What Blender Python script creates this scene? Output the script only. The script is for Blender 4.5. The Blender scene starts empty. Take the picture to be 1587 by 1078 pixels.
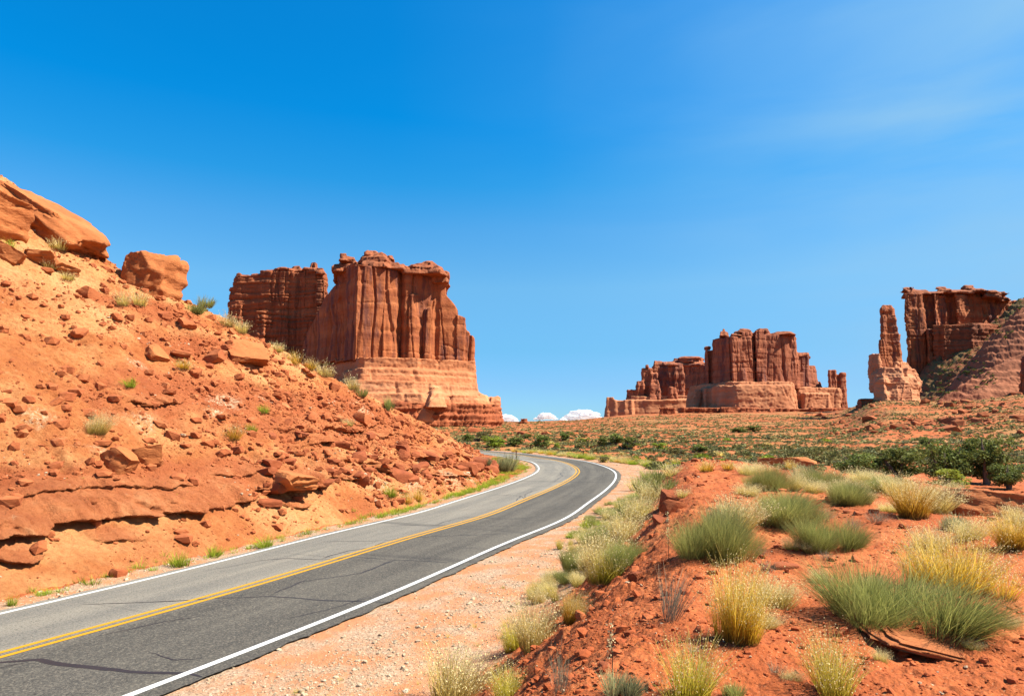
import bpy, math, random
import numpy as np
from mathutils import Vector, Matrix

# ---------------------------------------------------------------- camera, sky, sun, exposure
S = bpy.context.scene
COL = S.collection
H = 4.1                      # eye height above the road
F = 1058.0                   # focal length in photo pixels (24 mm lens)
CX, CY, HORIZON = 793.5, 539.0, 661.0
PITCH = math.atan((HORIZON - CY) / F)
cam_d = bpy.data.cameras.new('camera')
cam_d.sensor_width = 36.0
cam_d.lens = 36.0 * F / 1587.0
cam_d.clip_start = 0.1
cam_d.clip_end = 30000
cam = bpy.data.objects.new('camera', cam_d)
cam.location = (0, 0, H)
cam.rotation_euler = (math.pi / 2 + PITCH, 0, 0)
COL.objects.link(cam)
S.camera = cam

SUN_AZ, SUN_EL = math.radians(97), math.radians(50)      # azimuth clockwise from +Y
sun_dir = Vector((math.sin(SUN_AZ) * math.cos(SUN_EL), math.cos(SUN_AZ) * math.cos(SUN_EL), math.sin(SUN_EL)))
sl = bpy.data.lights.new('sun', 'SUN')
sl.energy = 4.9
sl.angle = math.radians(0.53)
sl.color = (1.0, 0.93, 0.80)
so = bpy.data.objects.new('sun', sl)
so.rotation_euler = (-sun_dir).to_track_quat('-Z', 'Y').to_euler()
COL.objects.link(so)

W = bpy.data.worlds.new('World')
S.world = W
W.use_nodes = True
wn, wl_ = W.node_tree.nodes, W.node_tree.links
for n in list(wn): wn.remove(n)
w_out = wn.new('ShaderNodeOutputWorld'); w_bg = wn.new('ShaderNodeBackground')
sky = wn.new('ShaderNodeTexSky'); sky.sky_type = 'NISHITA'; sky.sun_disc = False
sky.sun_elevation = SUN_EL; sky.sun_rotation = SUN_AZ
sky.altitude = 1500; sky.air_density = 1.0; sky.dust_density = 0.35; sky.ozone_density = 2.0
tc = wn.new('ShaderNodeTexCoord'); sx = wn.new('ShaderNodeSeparateXYZ')
wl_.new(tc.outputs['Generated'], sx.inputs[0])
# a polarised sky: deeper and bluer the higher it is
gr = wn.new('ShaderNodeValToRGB'); el = gr.color_ramp.elements
GRADE = [(0.0, (.32, .60, .94)), (0.06, (.35, .61, .90)), (0.11, (.34, .71, .90)), (0.20, (.50, .95, 1.05)), (0.28, (.33, .97, 1.20)), (0.34, (.10, .96, 1.30)), (0.42, (.0, .95, 1.43)), (0.56, (.0, .98, 1.53))]
while len(el) < len(GRADE): el.new(0.5)
for e_, (p_, c_) in zip(el, GRADE): e_.position = p_; e_.color = (*c_, 1)
wl_.new(sx.outputs['Z'], gr.inputs[0])
ml = wn.new('ShaderNodeMix'); ml.data_type = 'RGBA'; ml.blend_type = 'MULTIPLY'; ml.inputs['Factor'].default_value = 1
wl_.new(sky.outputs['Color'], ml.inputs['A']); wl_.new(gr.outputs[0], ml.inputs['B'])
# thin high veil of cirrus, thicker towards the sun side
mp = wn.new('ShaderNodeMapping'); mp.inputs['Scale'].default_value = (1.2, 1.2, 6.5); mp.inputs['Rotation'].default_value = (0.1, 0.12, 0.3)
cn = wn.new('ShaderNodeTexNoise'); cn.inputs['Scale'].default_value = 1.5; cn.inputs['Detail'].default_value = 5; cn.inputs['Roughness'].default_value = 0.5; cn.inputs['Distortion'].default_value = 0.4
cr = wn.new('ShaderNodeMapRange'); cr.inputs['From Min'].default_value = 0.3; cr.inputs['From Max'].default_value = 0.7; cr.inputs['To Min'].default_value = 0.45; cr.inputs['To Max'].default_value = 1.5
sm = wn.new('ShaderNodeValToRGB'); e2 = sm.color_ramp.elements
VEIL = [(0.0, 0.0), (0.42, 0.01), (0.52, 0.05), (0.60, 0.16), (0.68, 0.36), (0.78, 0.70), (1.0, 0.80)]
while len(e2) < len(VEIL): e2.new(0.5)
for e_, (p_, c_) in zip(e2, VEIL): e_.position = p_; e_.color = (c_, c_, c_, 1)
xm = wn.new('ShaderNodeMath'); xm.operation = 'MULTIPLY_ADD'; xm.inputs[1].default_value = 0.5; xm.inputs[2].default_value = 0.5
wl_.new(sx.outputs['X'], xm.inputs[0]); wl_.new(xm.outputs[0], sm.inputs[0])
cm = wn.new('ShaderNodeMath'); cm.operation = 'MULTIPLY'; cm.use_clamp = True
mix = wn.new('ShaderNodeMix'); mix.data_type = 'RGBA'
SKY_STRENGTH = 0.060
mix.inputs['B'].default_value = (0.30 / SKY_STRENGTH / 2.79, 0.59 / SKY_STRENGTH / 2.79, 0.88 / SKY_STRENGTH / 2.79, 1)
wl_.new(tc.outputs['Generated'], mp.inputs['Vector']); wl_.new(mp.outputs['Vector'], cn.inputs['Vector'])
wl_.new(cn.outputs['Fac'], cr.inputs['Value'])
wl_.new(cr.outputs['Result'], cm.inputs[0]); wl_.new(sm.outputs[0], cm.inputs[1])
wl_.new(ml.outputs['Result'], mix.inputs['A']); wl_.new(cm.outputs[0], mix.inputs['Factor'])
wl_.new(mix.outputs['Result'], w_bg.inputs['Color']); wl_.new(w_bg.outputs[0], w_out.inputs['Surface'])
w_bg.inputs['Strength'].default_value = SKY_STRENGTH
S.view_settings.view_transform = 'Standard'
S.view_settings.look = 'None'
S.view_settings.gamma = 1
S.view_settings.exposure = 1.48
S.cycles.max_bounces = 6
S.cycles.diffuse_bounces = 3
S.cycles.transparent_max_bounces = 8

# ---------------------------------------------------------------- numeric helpers
rng = np.random.default_rng(7)
random.seed(7)
f32 = np.float32

def hash_u(ix, iy, iz, seed):
    h = (ix.astype(np.uint32) * np.uint32(374761393)) ^ (iy.astype(np.uint32) * np.uint32(668265263)) ^ (iz.astype(np.uint32) * np.uint32(2147483647)) ^ np.uint32((seed * 974634777 + 12345) & 0xffffffff)
    h = (h ^ (h >> np.uint32(13))) * np.uint32(1274126177)
    h = (h ^ (h >> np.uint32(16))) * np.uint32(2246822519)
    return h ^ (h >> np.uint32(15))

def fade(t): return t * t * t * (t * (t * 6 - 15) + 10)

def noise3(x, y, z, seed=0):
    x = np.asarray(x, f32); y = np.asarray(y, f32); z = np.asarray(z, f32)
    x, y, z = np.broadcast_arrays(x, y, z)
    x0 = np.floor(x); y0 = np.floor(y); z0 = np.floor(z)
    fx, fy, fz = x - x0, y - y0, z - z0
    ix, iy, iz = x0.astype(np.int32), y0.astype(np.int32), z0.astype(np.int32)
    u, v, w = fade(fx), fade(fy), fade(fz)
    res = 0
    for dx in (0, 1):
        for dy in (0, 1):
            for dz in (0, 1):
                h = hash_u(ix + dx, iy + dy, iz + dz, seed)
                gx = (h & np.uint32(1023)).astype(f32) * f32(2 / 1023) - 1
                gy = ((h >> np.uint32(10)) & np.uint32(1023)).astype(f32) * f32(2 / 1023) - 1
                gz = ((h >> np.uint32(20)) & np.uint32(1023)).astype(f32) * f32(2 / 1023) - 1
                g = gx * (fx - dx) + gy * (fy - dy) + gz * (fz - dz)
                res = res + g * (u if dx else 1 - u) * (v if dy else 1 - v) * (w if dz else 1 - w)
    return res * 1.1

def noise2(x, y, seed=0):
    x = np.asarray(x, f32); y = np.asarray(y, f32)
    x, y = np.broadcast_arrays(x, y)
    x0 = np.floor(x); y0 = np.floor(y)
    fx, fy = x - x0, y - y0
    ix, iy = x0.astype(np.int32), y0.astype(np.int32)
    iz = np.zeros_like(ix)
    u, v = fade(fx), fade(fy)
    res = 0
    for dx in (0, 1):
        for dy in (0, 1):
            h = hash_u(ix + dx, iy + dy, iz, seed)
            gx = (h & np.uint32(4095)).astype(f32) * f32(2 / 4095) - 1
            gy = ((h >> np.uint32(12)) & np.uint32(4095)).astype(f32) * f32(2 / 4095) - 1
            res = res + (gx * (fx - dx) + gy * (fy - dy)) * (u if dx else 1 - u) * (v if dy else 1 - v)
    return res * 1.4

def fbm2(x, y, oct=4, seed=0, gain=0.5):
    r = 0; a = 1.0; f = 1.0
    for i in range(oct):
        r = r + a * noise2(x * f, y * f, seed + i); a *= gain; f *= 2.03
    return r

def fbm3(x, y, z, oct=4, seed=0, gain=0.5):
    r = 0; a = 1.0; f = 1.0
    for i in range(oct):
        r = r + a * noise3(x * f, y * f, z * f, seed + i); a *= gain; f *= 2.03
    return r

def sstep(a, b, x):
    t = np.clip((x - a) / (b - a), 0, 1)
    return t * t * (3 - 2 * t)

def smin(a, b, k):
    h = np.clip(0.5 + 0.5 * (b - a) / k, 0, 1)
    return b * (1 - h) + a * h - k * h * (1 - h)

CP, SP = math.cos(PITCH), math.sin(PITCH)
def ray(px, py):
    x = (px - CX) / F; y = (CY - py) / F
    return np.array([x, CP - y * SP, SP + y * CP])          # not normalised: depth along the axis is about 1

def on_plane(px, py, z=0.0):
    r = ray(px, py); k = (z - H) / r[2]
    return r[:2] * k

def at(px, py, D):                                          # a point at horizontal forward distance D
    r = ray(px, py); k = D / r[1]
    return np.array([r[0] * k, D, H + r[2] * k])

# ---------------------------------------------------------------- mesh helpers
def link(name, me, mat=None, parent=None):
    o = bpy.data.objects.new(name, me)
    COL.objects.link(o)
    if mat is not None and not me.materials: me.materials.append(mat)
    if parent is not None: o.parent = parent
    return o

def mesh(name, V, Fc, smooth=True, attrs=None):
    """V (n,3); Fc (m,k) index array, all faces of k corners, or a list of such arrays"""
    me = bpy.data.meshes.new(name)
    V = np.asarray(V, f32)
    if not isinstance(Fc, (list, tuple)): Fc = [Fc]
    Fc = [np.asarray(a, np.int32) for a in Fc if len(a)]
    nl = sum(a.size for a in Fc); nf = sum(len(a) for a in Fc)
    me.vertices.add(len(V)); me.vertices.foreach_set('co', V.ravel())
    me.loops.add(nl); me.polygons.add(nf)
    me.loops.foreach_set('vertex_index', np.concatenate([a.ravel() for a in Fc]))
    tot = np.concatenate([np.full(len(a), a.shape[1], np.int32) for a in Fc])
    st = np.zeros(nf, np.int32); st[1:] = np.cumsum(tot)[:-1]
    me.polygons.foreach_set('loop_start', st)
    me.polygons.foreach_set('loop_total', tot)
    me.polygons.foreach_set('use_smooth', np.full(nf, bool(smooth)))
    me.update(calc_edges=True)
    for k, a in (attrs or {}).items():
        at_ = me.attributes.new(k, 'FLOAT', 'POINT'); at_.data.foreach_set('value', np.asarray(a, f32).ravel())
    return me

def grid_faces(nr, nc, wrap=False):
    i = np.arange(nr - 1)[:, None]; j = np.arange(nc if wrap else nc - 1)[None, :]
    j2 = (j + 1) % nc
    a = i * nc + j; b = i * nc + j2; c = (i + 1) * nc + j2; d = (i + 1) * nc + j
    return np.stack([a, b, c, d], -1).reshape(-1, 4)

def vnormals(me):
    n = np.empty(len(me.vertices) * 3, f32); me.vertex_normals.foreach_get('vector', n)
    return n.reshape(-1, 3)

def vco(me):
    n = np.empty(len(me.vertices) * 3, f32); me.vertices.foreach_get('co', n)
    return n.reshape(-1, 3)

def tag(o, label, cat, group=None, kind=None):
    o['label'] = label; o['category'] = cat
    if group: o['group'] = group
    if kind: o['kind'] = kind
    return o

def struct(o, label=None, cat=None):
    o['kind'] = 'structure'
    if label: o['label'] = label
    if cat: o['category'] = cat
    return o

def empty(name, loc):
    o = bpy.data.objects.new(name, None); o.empty_display_size = 0.3
    o.location = loc; COL.objects.link(o)
    return o

def dup(o, loc, rotz=0.0, scale=(1, 1, 1), rot=None):
    c = o.copy(); COL.objects.link(c)
    c.location = loc; c.rotation_euler = rot if rot is not None else (0, 0, rotz); c.scale = scale
    for ch in o.children:
        d = ch.copy(); COL.objects.link(d); d.parent = c
    return c

# ---------------------------------------------------------------- material helpers
K_ALB, K_LEAF = 0.56, 0.82                                # measured colours are scaled to real albedo
class M:
    def __init__(s, name, rough=0.95, spec=0.15):
        s.m = bpy.data.materials.new(name); s.m.use_nodes = True
        s.t = s.m.node_tree; s.b = s.t.nodes['Principled BSDF']
        s.b.inputs['Roughness'].default_value = rough
        s.b.inputs['Specular IOR Level'].default_value = spec
        s.geo = None
    def n(s, t, **kw):
        x = s.t.nodes.new(t)
        for k, v in kw.items(): setattr(x, k, v)
        return x
    def put(s, sock, v):
        if isinstance(v, bpy.types.NodeSocket): s.t.links.new(v, sock)
        else:
            if hasattr(sock, 'default_value'):
                if sock.type == 'RGBA' and len(v) == 3: v = (*v, 1)
                sock.default_value = v
    def pos(s, scale=(1, 1, 1), rot=(0, 0, 0), obj=False):
        if obj: v = s.n('ShaderNodeTexCoord').outputs['Object']
        else: v = s.n('ShaderNodeNewGeometry').outputs['Position']
        mp = s.n('ShaderNodeMapping'); mp.inputs['Scale'].default_value = scale; mp.inputs['Rotation'].default_value = rot
        s.put(mp.inputs['Vector'], v)
        return mp.outputs[0]
    def noise(s, vec, scale, detail=5, rough=0.55, dist=0.0):
        x = s.n('ShaderNodeTexNoise'); s.put(x.inputs['Vector'], vec)
        x.inputs['Scale'].default_value = scale; x.inputs['Detail'].default_value = detail
        x.inputs['Roughness'].default_value = rough; x.inputs['Distortion'].default_value = dist
        return x.outputs['Fac']
    def voro(s, vec, scale, feature='F1', out='Distance', rnd=1.0):
        x = s.n('ShaderNodeTexVoronoi', feature=feature); s.put(x.inputs['Vector'], vec); x.inputs['Scale'].default_value = scale
        x.inputs['Randomness'].default_value = rnd
        return x.outputs[out]
    def rng(s, v, a, b, c=0.0, d=1.0, smooth=False):
        x = s.n('ShaderNodeMapRange'); 
        if smooth: x.interpolation_type = 'SMOOTHSTEP'
        s.put(x.inputs['Value'], v)
        for k, q in zip(('From Min', 'From Max', 'To Min', 'To Max'), (a, b, c, d)): x.inputs[k].default_value = q
        return x.outputs['Result']
    def math(s, op, a, b=0.0):
        x = s.n('ShaderNodeMath', operation=op); s.put(x.inputs[0], a); s.put(x.inputs[1], b)
        return x.outputs[0]
    def mix(s, f, a, b, blend='MIX'):
        x = s.n('ShaderNodeMix', data_type='RGBA', blend_type=blend)
        s.put(x.inputs['Factor'], f); s.put(x.inputs['A'], a); s.put(x.inputs['B'], b)
        return x.outputs['Result']
    def ramp(s, f, stops, interp='LINEAR'):
        x = s.n('ShaderNodeValToRGB'); s.put(x.inputs[0], f); x.color_ramp.interpolation = interp
        e = x.color_ramp.elements
        while len(e) < len(stops): e.new(0.5)
        for q, (p, c) in zip(e, stops): q.position = p; q.color = (*c, 1)
        return x.outputs[0]
    def attr(s, name): return s.n('ShaderNodeAttribute', attribute_name=name).outputs['Fac']
    def rnd(s): return s.n('ShaderNodeObjectInfo').outputs['Random']
    def bump(s, h, strength=0.5, dist=0.1, prev=None):
        x = s.n('ShaderNodeBump'); x.inputs['Strength'].default_value = strength; x.inputs['Distance'].default_value = dist
        s.put(x.inputs['Height'], h)
        if prev is not None: s.put(x.inputs['Normal'], prev)
        return x.outputs[0]
    def done(s, col, normal=None, tone=None):
        t_ = tuple(K_ALB * q for q in (tone or (1, 1, 1)))
        col = s.mix(1.0, col, t_, 'MULTIPLY')
        s.put(s.b.inputs['Base Color'], col)
        if normal is not None: s.put(s.b.inputs['Normal'], normal)
        return s.m
    def leafy(s, col, trans=0.35):
        """diffuse + translucent, for blades and leaves"""
        col = s.mix(1.0, col, (K_LEAF, K_LEAF, K_LEAF), 'MULTIPLY')
        s.put(s.b.inputs['Base Color'], col)
        tr = s.n('ShaderNodeBsdfTranslucent'); s.put(tr.inputs['Color'], col)
        mx = s.n('ShaderNodeMixShader'); mx.inputs[0].default_value = trans
        s.t.links.new(s.b.outputs[0], mx.inputs[1]); s.t.links.new(tr.outputs[0], mx.inputs[2])
        out = next(n for n in s.t.nodes if n.type == 'OUTPUT_MATERIAL')
        s.t.links.new(mx.outputs[0], out.inputs['Surface'])
        return s.m

# ground: red soil, gravel where the shoulder is, dry grass tint far out
g = M('red_soil_and_gravel')
p = g.pos()
soil = g.ramp(g.noise(p, 0.55, 6, 0.6), [(0.3, (0.39, 0.087, 0.030)), (0.5, (0.55, 0.140, 0.048)), (0.7, (0.68, 0.225, 0.090))])
soil = g.mix(g.rng(g.noise(p, 9, 5, 0.65), 0.42, 0.80), soil, (0.36, 0.08, 0.028))
soil = g.mix(g.rng(g.noise(p, 42, 3, 0.6), 0.62, 0.72), soil, (0.66, 0.30, 0.17))
grv = g.ramp(g.voro(p, 34, out='Color'), [(0.1, (0.26, 0.17, 0.135)), (0.4, (0.52, 0.31, 0.22)), (0.7, (0.60, 0.39, 0.30)), (0.95, (0.70, 0.54, 0.45))])
grv = g.mix(g.rng(g.noise(p, 0.9, 5, 0.6), 0.40, 0.58), grv, (0.60, 0.25, 0.135))
dry = g.mix(g.noise(p, 0.6, 6, 0.7), (0.30, 0.20, 0.08), (0.42, 0.31, 0.14))
c = g.mix(g.math('MULTIPLY', g.attr('grassy'), g.rng(g.noise(p, 0.028, 8, 0.72), 0.44, 0.62, 0, 0.6)), soil, dry)
c = g.mix(g.math('MULTIPLY', g.attr('grassy'), g.rng(g.noise(p, 0.12, 8, 0.75), 0.50, 0.62, 0, 0.65)), c, (0.30, 0.075, 0.032))
c = g.mix(g.math('MULTIPLY', g.attr('grassy'), g.rng(g.noise(g.pos((1, 1, 1), (0, 0, 0.7)), 0.25, 8, 0.8), 0.55, 0.64, 0, 0.7)), c, (0.13, 0.115, 0.05))
c = g.mix(g.math('MULTIPLY', g.attr('track'), g.rng(g.noise(p, 0.05, 5, 0.7), 0.3, 0.6, 0.2, 0.9)), c, (0.72, 0.36, 0.20))
gf = g.rng(g.math('ADD', g.attr('gravel'), g.math('MULTIPLY', g.math('SUBTRACT', g.noise(p, 1.3, 6, 0.7), 0.5), 0.9)), 0.35, 0.65)
c = g.mix(gf, c, grv)
b1 = g.bump(g.noise(p, 7, 8, 0.7), 0.55, 0.10)
b1 = g.bump(g.voro(p, 34), 0.35, 0.02, b1)
MAT_GROUND = g.done(c, b1, (1.08, 1.13, 0.97))

h = M('orange_slope_soil')
p = h.pos()
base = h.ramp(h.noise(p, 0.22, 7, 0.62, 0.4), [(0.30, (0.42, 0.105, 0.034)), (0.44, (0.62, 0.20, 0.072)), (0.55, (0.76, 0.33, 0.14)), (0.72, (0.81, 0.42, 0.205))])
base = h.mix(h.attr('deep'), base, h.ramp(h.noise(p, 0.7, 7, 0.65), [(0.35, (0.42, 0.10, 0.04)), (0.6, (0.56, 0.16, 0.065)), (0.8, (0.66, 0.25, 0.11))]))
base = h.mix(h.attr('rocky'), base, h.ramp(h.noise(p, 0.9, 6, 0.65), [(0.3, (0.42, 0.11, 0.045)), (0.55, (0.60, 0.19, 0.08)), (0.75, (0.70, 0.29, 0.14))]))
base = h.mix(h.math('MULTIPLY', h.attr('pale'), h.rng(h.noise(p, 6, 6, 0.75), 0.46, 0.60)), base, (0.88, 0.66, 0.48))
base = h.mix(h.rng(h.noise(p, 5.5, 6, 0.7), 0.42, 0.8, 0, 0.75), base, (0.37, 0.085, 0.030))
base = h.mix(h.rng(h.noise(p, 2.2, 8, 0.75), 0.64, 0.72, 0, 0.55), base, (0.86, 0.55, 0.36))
b1 = h.bump(h.noise(p, 3.0, 12, 0.76), 0.9, 0.35)
b1 = h.bump(h.noise(h.pos((1, 1, 3.5)), 5, 6, 0.65), 0.35, 0.07, b1)
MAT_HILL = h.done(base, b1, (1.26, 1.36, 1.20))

def rock_material(name, c0, c1, c2, varn, varn_amt, zs=0.5, sc=0.25, bands=None, bump=1.0, streak=1.0):
    """sandstone: bedded colour, vertical dark varnish streaks, cracks; sc = detail frequency per metre"""
    r = M(name, 0.9, 0.2)
    p = r.pos()
    bed = r.noise(r.pos((0.02, 0.02, 1.0)), zs, 6, 0.62, 0.3)
    col = r.ramp(bed, [(0.30, c0), (0.5, c1), (0.72, c2)])
    col = r.mix(r.rng(r.noise(p, sc, 6, 0.65), 0.35, 0.72, 0, 0.7), col, c0)
    st = r.noise(r.pos((1, 1, 0.16 * streak)), sc * 0.7, 8, 0.70, 0.3)
    col = r.mix(r.rng(st, 0.50, 0.60, 0, varn_amt), col, varn)
    col = r.mix(r.rng(r.noise(r.pos((1, 1, 0.3)), sc * 1.7, 7, 0.7, 0.2), 0.60, 0.68, 0, 0.6), col, tuple(min(1, 1.45 * q) for q in c2))
    if bands:
        z0, z1, bc, amt = bands
        zz = r.n('ShaderNodeSeparateXYZ'); r.put(zz.inputs[0], p)
        f = r.math('MULTIPLY', r.rng(bed, 0.52, 0.62), amt)
        col = r.mix(f, col, bc)
    bp = r.bump(r.noise(r.pos((1, 1, 0.22)), sc * 1.6, 8, 0.7), 0.22 * bump, 0.8 / (sc * 4))
    bp = r.bump(r.noise(r.pos((0.15, 0.15, 1)), sc * 4, 6, 0.65), 0.30 * bump, 0.6 / (sc * 4), bp)
    bp = r.bump(r.noise(p, sc * 7, 6, 0.7), 0.4 * bump, 0.35 / (sc * 4), bp)
    return r.done(col, bp, (1.09, 1.02, 0.88))

MAT_CLIFF = rock_material('varnished_cliff_sandstone', (0.31, 0.088, 0.038), (0.50, 0.165, 0.064), (0.60, 0.225, 0.092), (0.15, 0.055, 0.05), 0.85, 0.16, 0.16)
MAT_BEDDED = rock_material('bedded_cliff_sandstone', (0.27, 0.078, 0.036), (0.43, 0.135, 0.058), (0.52, 0.19, 0.085), (0.12, 0.045, 0.03), 0.55, 0.22, 0.18)
MAT_CAP = rock_material('caprock_sandstone', (0.26, 0.08, 0.04), (0.42, 0.14, 0.065), (0.52, 0.20, 0.10), (0.13, 0.05, 0.035), 0.5, 0.5, 0.3)
MAT_SLICK = rock_material('pale_slickrock_sandstone', (0.54, 0.20, 0.095), (0.65, 0.27, 0.13), (0.74, 0.37, 0.20), (0.38, 0.13, 0.065), 0.25, 0.22, 0.14, bands=(0, 1, (0.74, 0.42, 0.27), 0.22), bump=0.7)
MAT_BAND = rock_material('thin_bedded_red_rock', (0.30, 0.08, 0.035), (0.48, 0.14, 0.06), (0.60, 0.22, 0.10), (0.16, 0.05, 0.028), 0.35, 1.1, 0.35)
MAT_FAR = rock_material('far_butte_sandstone', (0.33, 0.10, 0.055), (0.48, 0.165, 0.085), (0.58, 0.23, 0.12), (0.15, 0.06, 0.06), 0.8, 0.10, 0.10)
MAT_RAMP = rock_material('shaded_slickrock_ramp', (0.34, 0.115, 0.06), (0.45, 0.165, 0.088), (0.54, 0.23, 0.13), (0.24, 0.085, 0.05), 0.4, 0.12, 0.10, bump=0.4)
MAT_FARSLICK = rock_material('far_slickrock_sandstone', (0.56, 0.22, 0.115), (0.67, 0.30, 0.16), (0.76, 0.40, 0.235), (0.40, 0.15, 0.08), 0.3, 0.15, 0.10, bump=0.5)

def boulder_material(name, c0, c1, c2, sc=1.2):
    r = M(name, 0.9, 0.2)
    p = r.pos(obj=False)
    col = r.ramp(r.noise(p, sc, 6, 0.62, 0.3), [(0.3, c0), (0.52, c1), (0.75, c2)])
    col = r.mix(r.rng(r.rnd(), 0, 1, 0.0, 0.45), col, c0)
    col = r.mix(r.rng(r.noise(p, sc * 5, 5, 0.7), 0.52, 0.75, 0, 0.6), col, tuple(0.55 * q for q in c0))
    bp = r.bump(r.noise(r.pos((1, 1, 2.5), (0.3, 0.2, 0)), sc * 3, 8, 0.68), 0.55, 0.12 / sc)
    return r.done(col, bp, (1.16, 1.18, 0.95))

MAT_BOULDER = boulder_material('orange_boulder_sandstone', (0.42, 0.125, 0.048), (0.56, 0.185, 0.072), (0.65, 0.25, 0.105), 0.45)
MAT_ROCK = boulder_material('red_slope_rock', (0.34, 0.085, 0.036), (0.50, 0.145, 0.060), (0.62, 0.23, 0.11), 1.1)
MAT_DARKROCK = boulder_material('dark_red_ledge_rock', (0.27, 0.066, 0.03), (0.40, 0.105, 0.045), (0.50, 0.15, 0.068), 1.1)
MAT_PALEROCK = boulder_material('pale_stone', (0.50, 0.32, 0.24), (0.66, 0.48, 0.39), (0.78, 0.66, 0.57), 2.0)
MAT_GRAVEL = boulder_material('mixed_gravel', (0.30, 0.22, 0.19), (0.60, 0.45, 0.36), (0.84, 0.74, 0.66), 9.0)
MAT_CLOD = boulder_material('soil_clods', (0.36, 0.078, 0.028), (0.48, 0.115, 0.042), (0.58, 0.19, 0.085), 2.5)

# asphalt
a = M('worn_asphalt', 0.95, 0.08)
p = a.pos(); u = a.attr('across'); s_ = a.attr('along')
lane = a.rng(u, -0.12, 0.12, 0, 1, True)
ac = a.mix(lane, (0.345, 0.315, 0.262), (0.165, 0.152, 0.130))
cmb = a.n('ShaderNodeCombineXYZ'); a.put(cmb.inputs[0], u); a.put(cmb.inputs[1], a.math('MULTIPLY', s_, 0.07))
ac = a.mix(a.rng(a.noise(cmb.outputs[0], 1.25, 4, 0.6), 0.42, 0.60, 0, 0.75), ac, a.mix(lane, (0.215, 0.205, 0.185), (0.088, 0.084, 0.078)))
ua = a.math('ABSOLUTE', u)
wt = a.math('MINIMUM', a.math('ABSOLUTE', a.math('SUBTRACT', ua, 0.95)), a.math('ABSOLUTE', a.math('SUBTRACT', ua, 2.55)))
wt = a.math('MULTIPLY', a.rng(wt, 0.62, 0.10, 0, 1, True), a.rng(a.noise(cmb.outputs[0], 2.2, 4, 0.65), 0.35, 0.6, 0.35, 1.0))
ac = a.mix(a.math('MULTIPLY', wt, 0.6), ac, a.mix(lane, (0.235, 0.222, 0.20), (0.075, 0.073, 0.07)))          # tyre-polished wheel tracks
ac = a.mix(a.rng(a.noise(p, 22, 4, 0.8), 0.48, 0.66, 0, 0.55), ac, (0.46, 0.40, 0.31))
ac = a.mix(a.rng(a.noise(a.pos((1, 1, 1), (0, 0, 1)), 26, 4, 0.8), 0.50, 0.66, 0, 0.7), ac, (0.030, 0.030, 0.032))
cmb2 = a.n('ShaderNodeCombineXYZ'); a.put(cmb2.inputs[0], a.math('MULTIPLY', u, 0.06)); a.put(cmb2.inputs[1], s_)
ac = a.mix(a.rng(a.noise(cmb2.outputs[0], 0.55, 3, 0.6, 0.4), 0.62, 0.66, 0, 0.35), ac, (0.05, 0.05, 0.055))
MAT_ROAD = a.done(ac, a.bump(a.noise(p, 45, 4, 0.8), 0.8, 0.02))

def paint(name, c, worn):
    r = M(name, 0.6, 0.3); p = r.pos()
    f = r.rng(r.noise(p, 26, 5, 0.75), 0.60, 0.72, 0, 0.75)
    return r.done(r.mix(f, r.mix(r.noise(p, 3, 4), c, tuple(0.85 * q for q in c)), worn))
MAT_WHITE = paint('white_road_paint', (0.98, 0.97, 0.94), (0.30, 0.29, 0.27))
MAT_YELLOW = paint('yellow_road_paint', (0.82, 0.40, 0.006), (0.35, 0.22, 0.04))
r = M('tar_crack_seal', 0.6, 0.4); MAT_TAR = r.done(r.mix(r.noise(r.pos(), 3, 4), (0.018, 0.017, 0.019), (0.045, 0.036, 0.038)))

# plants
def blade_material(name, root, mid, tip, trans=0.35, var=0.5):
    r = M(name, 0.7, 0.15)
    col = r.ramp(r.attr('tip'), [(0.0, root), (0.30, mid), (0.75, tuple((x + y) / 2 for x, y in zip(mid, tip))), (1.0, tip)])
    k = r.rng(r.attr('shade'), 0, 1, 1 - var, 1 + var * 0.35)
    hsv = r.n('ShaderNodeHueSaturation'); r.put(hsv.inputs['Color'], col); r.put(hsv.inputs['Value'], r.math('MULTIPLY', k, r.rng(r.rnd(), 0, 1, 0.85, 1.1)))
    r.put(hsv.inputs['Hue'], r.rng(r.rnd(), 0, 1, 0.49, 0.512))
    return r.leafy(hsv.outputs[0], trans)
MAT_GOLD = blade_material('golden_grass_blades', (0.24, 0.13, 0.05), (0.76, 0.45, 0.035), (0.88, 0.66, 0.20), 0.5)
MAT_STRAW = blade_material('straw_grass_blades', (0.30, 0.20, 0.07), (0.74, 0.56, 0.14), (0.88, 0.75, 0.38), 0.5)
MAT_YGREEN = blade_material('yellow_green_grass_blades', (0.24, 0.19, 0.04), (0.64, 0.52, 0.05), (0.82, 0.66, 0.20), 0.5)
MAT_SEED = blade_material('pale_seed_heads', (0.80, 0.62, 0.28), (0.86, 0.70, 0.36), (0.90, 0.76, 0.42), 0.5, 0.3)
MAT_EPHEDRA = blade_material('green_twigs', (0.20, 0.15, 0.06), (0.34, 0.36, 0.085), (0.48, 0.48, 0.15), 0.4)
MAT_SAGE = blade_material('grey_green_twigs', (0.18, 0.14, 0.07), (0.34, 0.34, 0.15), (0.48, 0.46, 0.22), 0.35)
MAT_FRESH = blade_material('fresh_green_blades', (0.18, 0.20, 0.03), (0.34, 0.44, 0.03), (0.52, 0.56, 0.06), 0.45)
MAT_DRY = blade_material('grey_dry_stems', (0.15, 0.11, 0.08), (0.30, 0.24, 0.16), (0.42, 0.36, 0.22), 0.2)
MAT_JUNIPER = blade_material('juniper_leaves', (0.07, 0.10, 0.022), (0.14, 0.175, 0.038), (0.25, 0.28, 0.06), 0.3)
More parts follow.
